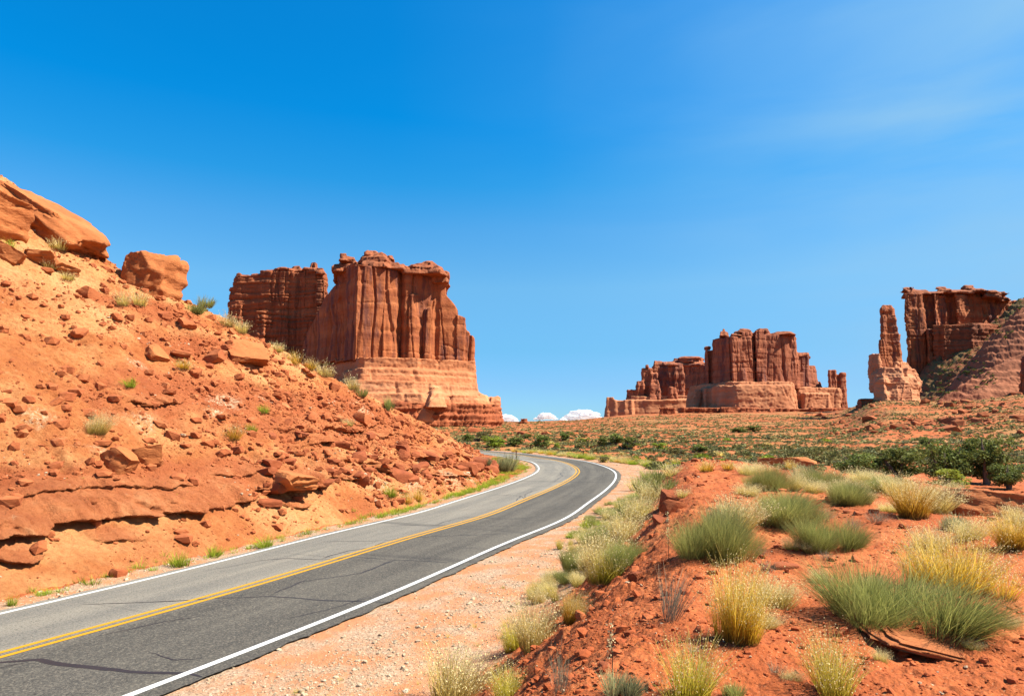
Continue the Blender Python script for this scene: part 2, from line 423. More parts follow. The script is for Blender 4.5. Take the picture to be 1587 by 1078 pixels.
MAT_LIME = blade_material('bright_bush_leaves', (0.14, 0.16, 0.02), (0.27, 0.33, 0.03), (0.42, 0.46, 0.06), 0.35)
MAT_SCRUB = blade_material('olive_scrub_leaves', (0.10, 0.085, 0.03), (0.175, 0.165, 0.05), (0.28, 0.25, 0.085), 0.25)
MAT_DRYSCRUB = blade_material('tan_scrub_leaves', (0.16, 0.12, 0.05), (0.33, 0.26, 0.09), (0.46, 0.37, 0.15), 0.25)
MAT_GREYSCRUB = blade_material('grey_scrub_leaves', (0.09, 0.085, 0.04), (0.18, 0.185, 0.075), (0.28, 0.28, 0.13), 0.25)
r = M('juniper_bark'); MAT_BARK = r.done(r.mix(r.noise(r.pos((1, 1, 0.2)), 14, 5), (0.13, 0.09, 0.065), (0.34, 0.27, 0.21)))
r = M('rusty_post_steel', 0.7, 0.3); MAT_POST = r.done(r.mix(r.noise(r.pos(), 8, 5), (0.10, 0.05, 0.035), (0.20, 0.09, 0.05)))
r = M('yellow_petals'); MAT_FLOWER = r.leafy((0.8, 0.55, 0.03, 1), 0.3)
r = M('cloud_white', 1.0, 0.0); MAT_CLOUD = r.leafy((1.0, 1.0, 1.0, 1), 0.5)
_o = next(n for n in r.t.nodes if n.type == 'OUTPUT_MATERIAL'); _s = _o.inputs['Surface'].links[0].from_socket
_tr = r.n('ShaderNodeBsdfTransparent'); _mx = r.n('ShaderNodeMixShader'); _mx.inputs[0].default_value = 0.28          # thin vapour
r.t.links.new(_s, _mx.inputs[1]); r.t.links.new(_tr.outputs[0], _mx.inputs[2]); r.t.links.new(_mx.outputs[0], _o.inputs['Surface'])

# ---------------------------------------------------------------- road curve from its painted lines
YL = [(0, 1017), (212, 959), (420, 899.5), (652, 828), (751, 801), (802, 779.5), (853, 758.5), (888, 740), (896, 732), (888, 722), (865, 714), (830, 709), (800, 704.5)]
LL = [(0, 953), (212, 902), (420, 855), (548, 817), (684, 781), (778.5, 755.6), (820.6, 737.6), (839, 729), (830, 720), (816, 714)]
RL = [(204, 1077), (304, 1040), (420, 996), (580.5, 931.5), (800, 837), (909, 778), (946.5, 754), (954.6, 737.6), (942, 726), (923, 718), (900, 713.5), (853, 708)]
def smooth_curve(pts, step, sig):
    pts = np.array(pts, float)
    d = np.r_[0, np.cumsum(np.hypot(*np.diff(pts, axis=0).T))]
    # Catmull-Rom like via cubic Hermite on chord length
    t = np.arange(0, d[-1], step)
    m = np.gradient(pts, d, axis=0)
    i = np.clip(np.searchsorted(d, t, 'right') - 1, 0, len(d) - 2)
    hh = (d[i + 1] - d[i])[:, None]; q = ((t - d[i]) / (d[i + 1] - d[i]))[:, None]
    P = (2 * q**3 - 3 * q**2 + 1) * pts[i] + (q**3 - 2 * q**2 + q) * hh * m[i] + (-2 * q**3 + 3 * q**2) * pts[i + 1] + (q**3 - q**2) * hh * m[i + 1]
    k = np.arange(-int(3 * sig / step), int(3 * sig / step) + 1) * step
    w = np.exp(-k**2 / (2 * sig**2)); w /= w.sum(); n = len(k) // 2
    Q = np.vstack([P[0] + (P[0] - P[1:n + 1][::-1]), P, P[-1] + (P[-1] - P[-n - 1:-1][::-1])])
    return np.stack([np.convolve(Q[:, j], w, 'valid') for j in (0, 1)], 1)
cpts = [on_plane(*q) for q in YL]
d0 = (cpts[1] - cpts[0]) / np.linalg.norm(cpts[1] - cpts[0])
back = [cpts[0] - d0 * q for q in (60, 40, 20)]
hd = math.atan2(-0.42, 1.0); fwd = []; q = cpts[-1].copy()
for i in range(9):
    q = q + 9 * np.array([math.sin(hd), math.cos(hd)]); hd -= 0.12; fwd.append(q.copy())
C0 = smooth_curve(back + cpts + fwd, 0.4, 2.2)
def tangents(P):
    t = np.gradient(P, axis=0); return t / np.linalg.norm(t, axis=1)[:, None]
T0 = tangents(C0); N0 = np.stack([-T0[:, 1], T0[:, 0]], 1)          # left normal
S0 = np.r_[0, np.cumsum(np.hypot(*np.diff(C0, axis=0).T))]
def project(P, curve=None, nrm=None, ss=None, chunk=20000):
    """nearest point on a curve: (s, signed offset to the left)"""
    curve = C0 if curve is None else curve; nrm = N0 if nrm is None else nrm; ss = S0 if ss is None else ss
    P = np.asarray(P, f32).reshape(-1, 2); s = np.empty(len(P), f32); u = np.empty(len(P), f32)
    cf = curve.astype(f32); nf = nrm.astype(f32); sf = ss.astype(f32)
    for k in range(0, len(P), chunk):
        p = P[k:k + chunk]
        d2 = (p[:, None, 0] - cf[None, :, 0])**2 + (p[:, None, 1] - cf[None, :, 1])**2
        i = d2.argmin(1)
        v = p - cf[i]
        s[k:k + chunk] = sf[i]
        side = np.sign((v * nf[i]).sum(1)); u[k:k + chunk] = side * np.sqrt(d2[np.arange(len(p)), i])
    return s, u
ls, lu = project([on_plane(*q) for q in LL]); rs, ru = project([on_plane(*q) for q in RL])
def width_fn(s, w):
    o = np.argsort(s); s, w = s[o], w[o]
    p = np.polyfit(s, w, 2)
    return lambda x: np.polyval(p, np.clip(x, s[0], s[-1]))
WL = width_fn(ls, lu); WR = width_fn(rs, -ru)
print('widths', WL(np.array([60, 80, 100, 120, 150])), WR(np.array([60, 80, 100, 120, 150])), S0[-1])

def strip(name, ua, ub, z, mat, s0=None, s1=None, edge=0.0, nu=2, seed=0, step=1, crown=0.0):
    i = np.arange(0, len(C0), step)
    if s0 is not None: i = i[(S0[i] >= s0) & (S0[i] <= s1)]
    s = S0[i]; a_ = ua(s); b_ = ub(s)
    if edge:
        sf = np.arange(s[0], s[-1], 0.1)
        i2 = np.interp(sf, S0, np.arange(len(S0)))
        cc = np.stack([np.interp(sf, S0, C0[:, j]) for j in (0, 1)], 1); nn = np.stack([np.interp(sf, S0, N0[:, j]) for j in (0, 1)], 1)
        a_ = ua(sf) + edge * fbm2(sf * 0.9, sf * 0 + seed, 5, seed, 0.7); b_ = ub(sf) - edge * fbm2(sf * 0.9, sf * 0 + 9 + seed, 5, seed + 5, 0.7)
        s = sf
    else:
        cc, nn = C0[i], N0[i]
    t = np.linspace(0, 1, nu)[None, :]
    U = a_[:, None] * (1 - t) + b_[:, None] * t
    P = cc[:, None, :] + nn[:, None, :] * U[..., None]
    V = np.concatenate([P, np.full(P.shape[:2] + (1,), z)], -1).reshape(-1, 3)
    me = mesh(name, V, grid_faces(len(s), nu), True, {'across': -U.ravel(), 'along': np.repeat(s, nu)})
    me.flip_normals()
    return link(name, me, mat)
ZR = 0.03
road = struct(strip('road', lambda s: WL(s) + 0.28, lambda s: -WR(s) - 0.42, ZR, MAT_ROAD, edge=0.09, nu=12), 'two lane grey asphalt road curving to the left', 'road')
lw = 0.065
wl1 = struct(strip('road_edge_line', lambda s: WL(s) + lw, lambda s: WL(s) - lw, ZR + 0.005, MAT_WHITE), 'white edge line along the inner side of the bend', 'road marking')
wl2 = struct(strip('road_edge_line', lambda s: -WR(s) + lw * 1.15, lambda s: -WR(s) - lw * 1.15, ZR + 0.005, MAT_WHITE), 'white edge line along the gravel shoulder', 'road marking')
yl1 = struct(strip('road_centre_line', lambda s: 0 * s + 0.20, lambda s: 0 * s + 0.08, ZR + 0.005, MAT_YELLOW), 'yellow centre line nearer the cut slope', 'road marking')
yl2 = struct(strip('road_centre_line', lambda s: 0 * s - 0.08, lambda s: 0 * s - 0.20, ZR + 0.005, MAT_YELLOW), 'yellow centre line nearer the gravel shoulder', 'road marking')

# tar-sealed cracks
def crack(pts, w, seed):
    P = np.array([on_plane(*q, ZR) for q in pts])
    d = np.r_[0, np.cumsum(np.hypot(*np.diff(P, axis=0).T))]
    t = np.arange(0, d[-1], 0.12)
    Q = np.stack([np.interp(t, d, P[:, j]) for j in (0, 1)], 1)
    T = tangents(Q); Nn = np.stack([-T[:, 1], T[:, 0]], 1)
    Q = Q + Nn * (0.10 * fbm2(t * 0.7, t * 0 + seed, 4, seed))[:, None]
    ww = w * (0.75 + 0.5 * noise2(t * 1.3, t * 0 + 3.3, seed + 4)) * np.clip(np.minimum(t, t[-1] - t) / 0.6 + 0.15, 0, 1)
    A = Q + Nn * ww[:, None] / 2; B = Q - Nn * ww[:, None] / 2
    V = np.stack([np.c_[A, np.full(len(A), ZR + 0.003)], np.c_[B, np.full(len(B), ZR + 0.003)]], 1).reshape(-1, 3)
    return V, grid_faces(len(Q), 2)
cr_pts = [
 ([(-60, 1029), (0, 1027), (60, 1023), (130, 1032), (200, 1040), (290, 1043), (318, 1050)], 0.17), ([(0, 1035), (20, 1029), (40, 1025)], 0.12),
 ([(125, 936), (215, 933), (300, 929), (340, 926), (420, 923), (500, 930), (570, 932), (610, 933)], 0.075), ([(418, 922), (470, 900), (560, 888), (590, 876), (618, 866)], 0.07),
 ([(400, 868), (450, 865), (500, 867), (560, 863), (605, 867), (660, 869), (715, 872)], 0.06), ([(498, 866), (540, 853), (575, 848), (598, 838)], 0.06),
 ([(500, 839), (580, 838), (650, 832), (720, 829), (800, 826)], 0.045), ([(590, 815), (660, 813), (720, 814), (790, 815)], 0.05),
 ([(670, 814), (690, 808), (715, 801)], 0.06), ([(800, 776), (806, 768), (812, 772), (815, 765), (826, 760), (838, 757)], 0.06),
 ([(858, 746), (866, 741), (872, 737), (868, 733), (876, 731)], 0.07), ([(865, 721), (852, 717), (845, 716)], 0.06), ([(886, 727), (884, 724)], 0.06),
 ([(640, 905), (700, 880), (760, 853), (800, 838)], 0.05), ([(150, 985), (260, 962), (330, 950)], 0.06), ([(700, 802), (740, 800), (770, 804), (830, 802), (868, 799)], 0.045), ([(760, 766), (800, 768), (850, 766), (905, 768), (930, 765)], 0.05),
 ([(846, 735), (880, 738), (920, 737), (950, 739)], 0.05), ([(440, 960), (520, 940), (600, 918)], 0.04), ([(230, 1010), (270, 1022), (330, 1018)], 0.05),
 ([(310, 885), (380, 873), (420, 866)], 0.03), ([(700, 790), (760, 789), (830, 787), (880, 784)], 0.035)]
VV, FF, off = [], [], 0
for k, (q, w) in enumerate(cr_pts):
    v, f_ = crack(q, w, k * 7 + 1); VV.append(v); FF.append(f_ + off); off += len(v)
me = mesh('crack_seal', np.vstack(VV), np.vstack(FF)); me.flip_normals()
o = link('crack_seal', me, MAT_TAR); tag(o, 'dark tar lines sealing the cracks across the road', 'crack seal', None, 'structure')
ze = np.cumsum([0])  # keep namespace tidy

# ---------------------------------------------------------------- ground
MOUND = np.array([(-1.5, 0.4), (1.2, 6), (3.2, 12), (5.0, 19), (6.7, 26), (8.2, 32), (9.6, 36.5), (11.2, 34), (11.2, 28), (12.2, 22), (13.2, 16), (15.5, 8), (16, -14), (-7.5, -14)])
def poly_sd(P, poly):
    d = np.full(len(P), 1e9, f32); inside = np.zeros(len(P), bool)
    for a_, b_ in zip(poly, np.roll(poly, -1, 0)):
        e = b_ - a_; w = P - a_
        t = np.clip((w @ e) / (e @ e), 0, 1)
        d = np.minimum(d, np.hypot(*(w - t[:, None] * e).T))
        c1 = (a_[1] <= P[:, 1]) & (b_[1] > P[:, 1]); c2 = (a_[1] > P[:, 1]) & (b_[1] <= P[:, 1])
        cr_ = e[0] * w[:, 1] - e[1] * w[:, 0]
        inside ^= (c1 & (cr_ > 0)) | (c2 & (cr_ < 0))
    return np.where(inside, -d, d)
FPX = np.array([-900, 500, 780, 900, 945, 1000, 1060, 1300, 1345, 1420, 1500, 1600, 2600.])
FZ = np.array([7, 7, 8, 9, 14, 16.5, 17.5, 18.5, 21.5, 18.5, 18, 22, 26.])
FD = np.array([380, 380, 600, 620, 700, 720, 720, 700, 445, 425, 405, 380, 380.])
_ax = np.arange(-1200, 3000, 10.0); _k = np.exp(-np.linspace(-2.2, 2.2, 13)**2); _k /= _k.sum()
FZS = np.convolve(np.pad(np.interp(_ax, FPX, FZ), 6, 'edge'), _k, 'valid'); FDS = np.convolve(np.pad(np.interp(_ax, FPX, FD), 6, 'edge'), _k, 'valid')
def ground_z(x, y, detail=True):
    x = np.asarray(x, f32); y = np.asarray(y, f32); sh = x.shape
    x = x.ravel(); y = y.ravel(); r = np.hypot(x, y)
    az = np.where(y > 1, CX + F * x / np.maximum(y, 1), np.where(x > 0, 2600, -900))
    fz = np.interp(az, _ax, FZS); fd = np.interp(az, _ax, FDS)
    t = sstep(0, 1, (y - 110) / (fd - 110))
    z = fz * t**1.25
    near = r < 180
    gravel = np.zeros_like(x); grassy = sstep(60, 130, r)
    P = np.stack([x[near], y[near]], 1)
    sd = poly_sd(P, MOUND)
    rise = 2.40 * (1 - sstep(-0.3, 3.9, sd))
    z[near] += rise
    s, u = project(P)
    wl, wr = WL(s), WR(s)
    right = -u - wr; left = u - wl
    road_d = np.maximum(right, left)
    gv = np.where(right > -1, sstep(5.6, 3.4, right + 0.0 * s), sstep(1.7, 0.9, left))
    gv = gv * sstep(0.9, 0.35, rise)
    gravel[near] = gv
    flat = sstep(-0.1, 1.2, road_d)
    z[near] -= 0.0
    if detail:
        soft = np.zeros_like(x) + 1.0; soft[near] = flat * (1 - 0.80 * gv)
        mid = (0.35 * fbm2(x * 0.05, y * 0.05, 3, 11) - 0.9 * np.clip(1 - np.abs(fbm2(x * 0.022, y * 0.03, 4, 13)) / 0.16, 0, 1) + 0.5 * np.tanh(4 * noise2(x * 0.02, y * 0.06, 14))) * sstep(60, 140, r) + 0.7 * fbm2(x * 0.012, y * 0.012, 4, 15) * sstep(120, 300, r)
        det = 0.10 * fbm2(x * 0.5, y * 0.5, 4, 21)
        nr = r < 70
        fine = np.zeros_like(x)
        xn, yn = x[nr], y[nr]
        rough = 0.45 + 0.9 * np.clip(noise2(xn * 0.35, yn * 0.35, 77) + 0.2, 0, 1)
        bank = np.zeros_like(x); bank[near] = np.clip(rise * (2.40 - rise) / 1.44, 0, 1)
        rough = rough * (1 + 0.8 * bank[nr])
        fine[nr] = rough * (0.048 * fbm2(xn * 2.6, yn * 2.6, 6, 31, 0.62) + 0.05 * np.clip(np.abs(fbm2(xn * 4.5, yn * 4.5, 3, 41)) - 0.15, 0, 1))
        # shallow terraces of broken crust on the bank
        fine[nr] += bank[nr] * 0.10 * np.clip(fbm2(xn * 0.9, yn * 1.1, 4, 51, 0.6), -0.6, 1)
        z = z + (mid + det + fine) * soft
        # gravel windrow between shoulder and bank
        z[near] += gv * 0.05 * np.exp(-((right - 2.6) / 1.1)**2) + gv * 0.012 * noise2(P[:, 0] * 9, P[:, 1] * 9, 61)
    z[near] -= (1 - flat) * 0.02
    return z.reshape(sh), gravel.reshape(sh), grassy.reshape(sh)
def build_ground():
    rr = [0.4]
    while rr[-1] < 14000:
        q = rr[-1]
        k = 0.006 if q < 4 else (0.0042 if q < 40 else (0.006 if q < 160 else (0.010 if q < 900 else 0.03)))
        rr.append(q * (1 + k) + 0.0)
    rr = np.array(rr, f32)
    a0 = np.arange(-43, 43, 0.075); a1 = np.arange(43, 317, 2.0)
    aa = np.radians(np.r_[a0, a1]).astype(f32)
    A, R = np.meshgrid(aa, rr)
    X, Y = R * np.sin(A), R * np.cos(A)
    Z, G, D = ground_z(X, Y)
    az = CX + F * X / np.maximum(Y, 1)
    # a pale dirt track across the far plain on the right
    yt = 175 + 0.02 * (az - 1300)
    tr = np.exp(-((Y - (165 - 0.06 * (az - 1300))) / 7)**2) * sstep(1180, 1300, az) * (Y > 50)
    V = np.stack([X, Y, Z], -1).reshape(-1, 3)
    V = np.vstack([V, [[0, 0, 2.4]]])
    Fq = grid_faces(len(rr), len(aa), True)
    n = len(aa); j = np.arange(n)
    Ft = np.stack([np.full(n, len(V) - 1), (j + 1) % n, j], 1)
    ex = lambda q: np.r_[q.ravel(), 0]
    me = mesh('ground', V, [Fq[:, ::-1], Ft[:, ::-1]], True, {'gravel': ex(G), 'grassy': ex(D), 'track': ex(tr)})
    o = link('ground', me, MAT_GROUND)
    struct(o, 'red desert soil with a pale gravel shoulder beside the road', 'ground')
    return o
ground = build_ground()
nz = vnormals(ground.data)[:100, 2].mean()
if nz < 0: ground.data.flip_normals()
print('ground', len(ground.data.vertices), nz)

# ---------------------------------------------------------------- roadside slope on the left (a cut hillside)
FO = lambda s, y: 1.5 + 2.8 * sstep(45, 72, y)
off_l = WL(S0) + FO(S0, C0[:, 1])
FT = C0 + N0 * off_l[:, None]
keep = np.arange(len(FT))
FT = smooth_curve(FT[::8], 0.4, 3.0)
TF = tangents(FT); NF = np.stack([-TF[:, 1], TF[:, 0]], 1); SF = np.r_[0, np.cumsum(np.hypot(*np.diff(FT, axis=0).T))]
SLOPE = 0.78
def hill_hit(px, py, slope=SLOPE):
    r = ray(px, py)
    d = np.arange(8, 110, 0.1)
    P = np.stack([r[0] / r[1] * d, d], 1); z = H + r[2] / r[1] * d
    s, u = project(P, FT, NF, SF)
    f_ = z - slope * u
    k = np.argmax((f_ < 0) & (u > 0))
    return s[k], u[k], d[k]
SIL = [(0, 268), (80, 330), (165, 392), (230, 440), (300, 466), (350, 494), (450, 547), (520, 585), (600, 628), (660, 658), (700, 680), (735, 697), (758, 712)]
cs = [hill_hit(*q) for q in SIL]
cs_s = np.array([q[0] for q in cs]); cs_u = np.array([q[1] for q in cs])
o_ = np.argsort(cs_s); cs_s, cs_u = cs_s[o_], cs_u[o_]
print('crest', np.round(cs_s, 1), np.round(cs_u, 1))
def crest_u(s):
    e = (cs_u[0] - cs_u[2]) / (cs_s[0] - cs_s[2])
    lo = cs_u[0] + np.clip(e, -0.5, 0.0) * (s - cs_s[0])
    c = np.where(s < cs_s[0], np.minimum(lo, cs_u[0] + 4), np.interp(s, cs_s, cs_u))
    return np.where(s > cs_s[-1], np.maximum(cs_u[-1] - 0.25 * (s - cs_s[-1]), 0.15), c)
# ledges: undercut line in the photograph, lip thickness, overhang
LEDGES = [
 ([(-120, 842), (-40, 838), (0, 832), (60, 828), (75, 815), (160, 806), (205, 800), (240, 803), (255, 797), (300, 797), (350, 790), (392, 772)], 0.95, 0.55),
 ([(398, 758), (450, 763), (475, 758), (499, 754)], 0.85, 0.7),
 ([(-60, 868), (0, 874), (40, 876), (68, 860)], 0.6, 0.4),
 ([(505, 741), (540, 742), (572, 744)], 0.55, 0.45),
 ([(635, 707), (660, 709), (690, 706)], 0.6, 0.6),
 ([(478, 690), (505, 686), (535, 688)], 0.5, 0.45),
 ([(580, 722), (605, 733), (640, 726)], 0.5, 0.4),
 ([(20, 772), (110, 757), (200, 752), (290, 756)], 0.30, 0.22),
 ([(200, 622), (235, 628), (285, 624)], 0.35, 0.30),
 ([(330, 735), (370, 742), (392, 728)], 0.35, 0.3),
 ([(655, 735), (700, 738), (740, 735)], 0.4, 0.35),
 ([(690, 700), (720, 706), (745, 712)], 0.4, 0.35),
 ([(540, 668), (580, 676), (610, 672)], 0.35, 0.3),
 ([(418, 780), (450, 786), (480, 783)], 0.3, 0.25),
 ([(150, 838), (235, 838)], 0.35, 0.25)]
def build_hill():
    h_all = [[hill_hit(*q) for q in L[0]] for L in LEDGES]
    s_lo, s_hi = hill_hit(0, 900)[0] - 22, cs_s[-1] + 12
    # column spacing grows with distance
    ss = [s_lo]
    while ss[-1] < s_hi:
        P = np.array([np.interp(ss[-1], SF, FT[:, 0]), np.interp(ss[-1], SF, FT[:, 1])])
        ss.append(ss[-1] + max(0.03, 0.0022 * math.hypot(*P) * 1.05) * (2.2 if ss[-1] < s_lo + 16 else 1))
    ss = np.array(ss)
    f0 = np.stack([np.interp(ss, SF, FT[:, j]) for j in (0, 1)], 1); nn = np.stack([np.interp(ss, SF, NF[:, j]) for j in (0, 1)], 1)
    cu = crest_u(ss)
    # smooth the crest a little
    k = np.exp(-np.linspace(-2, 2, 61)**2); k /= k.sum(); cu = np.convolve(np.pad(cu, 30, 'edge'), k, 'valid')
    nt = 760
    t = np.linspace(0, 1, nt)
    tt = np.where(t < 0.86, t / 0.86, 1 + (t - 0.86) / 0.14)              # 0..1 face, 1..2 the back
    U = np.where(tt[None, :] <= 1, tt[None, :] * cu[:, None], cu[:, None] + (tt[None, :] - 1) * (3 + 0.5 * cu[:, None]))
    U = U - 0.4 * (1 - tt[None, :].clip(0, 1))
    zc = SLOPE * cu[:, None]
    kk = np.clip(0.25 * zc, 0.15, 1.6)
    Z = smin(SLOPE * U, zc + 0.22 * kk - 0.28 * (U - cu[:, None]), kk)
    Sg = np.broadcast_to(ss[:, None], U.shape)
    # undulation, gullies, roughness: along the outward slope normal
    X = f0[:, None, 0] + nn[:, None, 0] * U; Y = f0[:, None, 1] + nn[:, None, 1] * U
    amp = np.clip(U / 2.0, 0, 1) * np.clip(zc / 3, 0.15, 1)
    lowr = sstep(9, 20, Sg - hill_hit(0, 900)[0])                        # rockier towards the bend
    n1 = fbm2(X * 0.16, Y * 0.16, 3, 101)
    n2 = fbm3(X * 0.6, Y * 0.6, Z * 0.6, 5, 111, 0.55)
    n3 = fbm3(X * 3.0, Y * 3.0, Z * 4.0, 4, 121, 0.6)
    rocky = np.clip(0.55 * lowr * sstep(7.0, 3.5, Z) + 0.9 * fbm3(X * 0.25, Y * 0.25, Z * 0.6, 3, 131), 0, 1)
    gul = np.abs(noise2(Sg * 0.42 + 0.35 * n1 + 0.10 * U, U * 0.10, 171))
    D = amp * (-0.28 * np.clip(1 - gul / 0.16, 0, 1) * (0.4 + 0.6 * sstep(-0.2, 0.3, n1)) + 0.40 * n1 + 0.26 * n2 * (0.8 + 0.6 * rocky)) + (0.085 + 0.05 * rocky) * n3 * np.clip(U / 0.5 + .3, 0.2, 1)
    Hd = np.zeros_like(Z)                                                # horizontal outward push
    # bedding steps
    warp = 0.5 * fbm2(Sg * 0.25, Z * 0.3, 3, 141)
    bz = (Z + warp) * 1.25 + 0.04 * Sg
    fr = bz - np.floor(bz)
    bid = hash_u(np.floor(bz).astype(np.int32), (np.floor(Sg * 0.33 + 0.7 * np.floor(bz))).astype(np.int32), np.zeros(Z.shape, np.int32), 5).astype(f32) / 4294967295.0
    step_m = rocky * np.clip(U / 1.0, 0, 1) * (0.15 + 0.85 * lowr)
    saw = np.where(fr < 0.15, -0.25 + 0 * fr, (fr - 0.15) / 0.85)
    Hd += step_m * 0.50 * bid * sstep(0.08, 0.22, fr) * (1 - 0.8 * fr) - 0.12 * step_m * (fr < 0.08)
    ledge_mask = np.zeros_like(Z)
    for (pts, thick, over), hh in zip(LEDGES, h_all):
        ls_ = np.array([q[0] for q in hh]); lz_ = np.array([q[1] * SLOPE for q in hh]); o2 = np.argsort(ls_); ls_, lz_ = ls_[o2], lz_[o2]
        zl = np.interp(Sg, ls_, lz_) + 0.10 * fbm2(Sg * 1.1, Sg * 0 + thick, 4, 151, 0.6)
        en = sstep(ls_[0] - 0.4, ls_[0] + 0.5, Sg) * sstep(ls_[-1] + 0.4, ls_[-1] - 0.5, Sg)
        ov = over * (0.75 + 0.6 * fbm2(Sg * 0.7, Sg * 0 + 5 * over, 4, 161, 0.65)).clip(0.15, 1.3)
        q = (Z - zl) / thick
        lip = sstep(-0.02, 0.06, q) * np.where(q < 0.45, 1.0, sstep(1.6, 0.45, q))
        und = sstep(-0.95, -0.1, q) * (q < 0.02)
        Hd += en * (ov * lip - 0.38 * ov * und)
        ledge_mask = np.maximum(ledge_mask, en * sstep(-0.1, 0.05, q) * sstep(1.5, 0.8, q))
        D *= 1 - 0.5 * en * ((q > -1) & (q < 1.4))
    jn = np.abs(noise2(Sg * 0.55 + 0.25 * Z, Z * 0.35, 181)); jn2 = np.abs(noise2(Sg * 1.7 - 0.5 * Z, Z * 1.1, 182))
    Hd -= ledge_mask * (0.22 * np.clip(1 - jn / 0.07, 0, 1) + 0.10 * np.clip(1 - jn2 / 0.10, 0, 1))
    Hd += ledge_mask * 0.12 * fbm3(X * 1.4, Y * 1.4, Z * 2.5, 4, 185, 0.6)
    rocky = np.maximum(rocky * 0.85, ledge_mask * 0.95)
    # outward = -left normal
    no = math.hypot(SLOPE, 1)
    X = X - nn[:, None, 0] * (Hd + D * SLOPE / no); Y = Y - nn[:, None, 1] * (Hd + D * SLOPE / no); Zf = Z + D / no
    Zf[:, 0] = -0.15
    Zf[:, -1] = -1.0
    # pale stony patches
    pale = np.zeros_like(Z)
    for (px, py, rad) in [(590, 750, 1.0), (640, 748, 1.2), (700, 742, 1.5), (725, 740, 1.0), (225, 650, 0.8), (330, 640, 0.7), (350, 620, 1.0), (50, 650, 0.6), (150, 700, 0.5), (560, 630, 1.2), (420, 620, 0.8), (215, 565, 0.6)]:
        s, u, _ = hill_hit(px, py)
        dd = np.hypot((Sg - s) / rad, (U - u) / (rad * 0.55))
        pale = np.maximum(pale, sstep(1.3, 0.3, dd + 0.55 * n2 + 0.5 * n3))
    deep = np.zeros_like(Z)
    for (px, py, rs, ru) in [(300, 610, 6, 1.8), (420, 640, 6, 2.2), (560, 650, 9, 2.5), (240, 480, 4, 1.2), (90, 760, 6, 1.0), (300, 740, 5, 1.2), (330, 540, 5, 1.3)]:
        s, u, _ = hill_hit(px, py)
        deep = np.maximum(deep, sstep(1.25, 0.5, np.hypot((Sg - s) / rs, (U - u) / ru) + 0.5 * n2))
    # rain gullies down the face
    V = np.stack([X, Y, Zf], -1).reshape(-1, 3)
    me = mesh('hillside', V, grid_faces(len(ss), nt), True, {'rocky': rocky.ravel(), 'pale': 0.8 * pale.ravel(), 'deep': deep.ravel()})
    if vnormals(me)[::997, 2].mean() < 0: me.flip_normals()
    o = link('hillside', me, MAT_HILL)
    struct(o, 'orange roadside cut slope of loose soil with rock ledges', 'hillside')
    return o, V, np.stack([Sg, U], -1).reshape(-1, 2), cu
hill, HV, HSU, HCU = build_hill()
print('hill', len(HV))

bpy.context.view_layer.update()
def cast(px, py, objs=None):
    d = Vector(ray(px, py)); dn = d.normalized(); best = None
    for o in objs or (ground, hill):
        ok, loc, nor, _ = o.ray_cast(Vector((0, 0, H)), dn)
        if ok and (best is None or (loc - cam.location).length < best[2]): best = (loc.copy(), nor.copy(), (loc - cam.location).length)
    if best is None: return None
    return best[0], best[1], best[0].y                     # point, normal, depth
def drop(x, y, objs=None):
    z = -99
    for o in objs or (ground, hill):
        ok, loc, nor, _ = o.ray_cast(Vector((x, y, 200)), Vector((0, 0, -1)))
        if ok: z = max(z, loc.z)
    return z

# ---------------------------------------------------------------- sandstone buttes
def prism(poly, z0, z1, taper=0.92, rings=5, jit=0.04, seed=0, lean=(0, 0), bulge=0.0, cut=0.07):
    """closed tapered prism over a plan polygon [(x, y)...]"""
    rg = np.random.default_rng(seed)
    P = []
    poly = np.array(poly, float)
    for a_, b_ in zip(poly, np.roll(poly, -1, 0)):                # cut corners: rounder plan
        P.append(a_ * (1 - cut) + b_ * cut); P.append(a_ * 0.5 + b_ * 0.5); P.append(a_ * cut + b_ * (1 - cut))
    P = np.array(P); c = P.mean(0); n = len(P)
    size = np.ptp(P, axis=0).min()
    P = P + rg.normal(0, jit * size, P.shape)
    V = []
    for k in range(rings):
        t = k / (rings - 1)
        sc = 1 + (taper - 1) * t + bulge * math.sin(math.pi * t)
        q = c + (P - c) * sc + np.array(lean) * t + rg.normal(0, jit * 0.35 * size, P.shape)
        V.append(np.c_[q, np.full(n, z0 + (z1 - z0) * t)])
    V = np.vstack(V + [[[*c, z0]], [[c[0] + lean[0], c[1] + lean[1], z1]]])
    fs = grid_faces(rings, n, True); j = np.arange(n)
    b = np.stack([np.full(n, len(V) - 2), (j + 1) % n, j], 1); t_ = np.stack([np.full(n, len(V) - 1), (rings - 1) * n + j, (rings - 1) * n + (j + 1) % n], 1)
    return V, fs, np.vstack([b, t_])

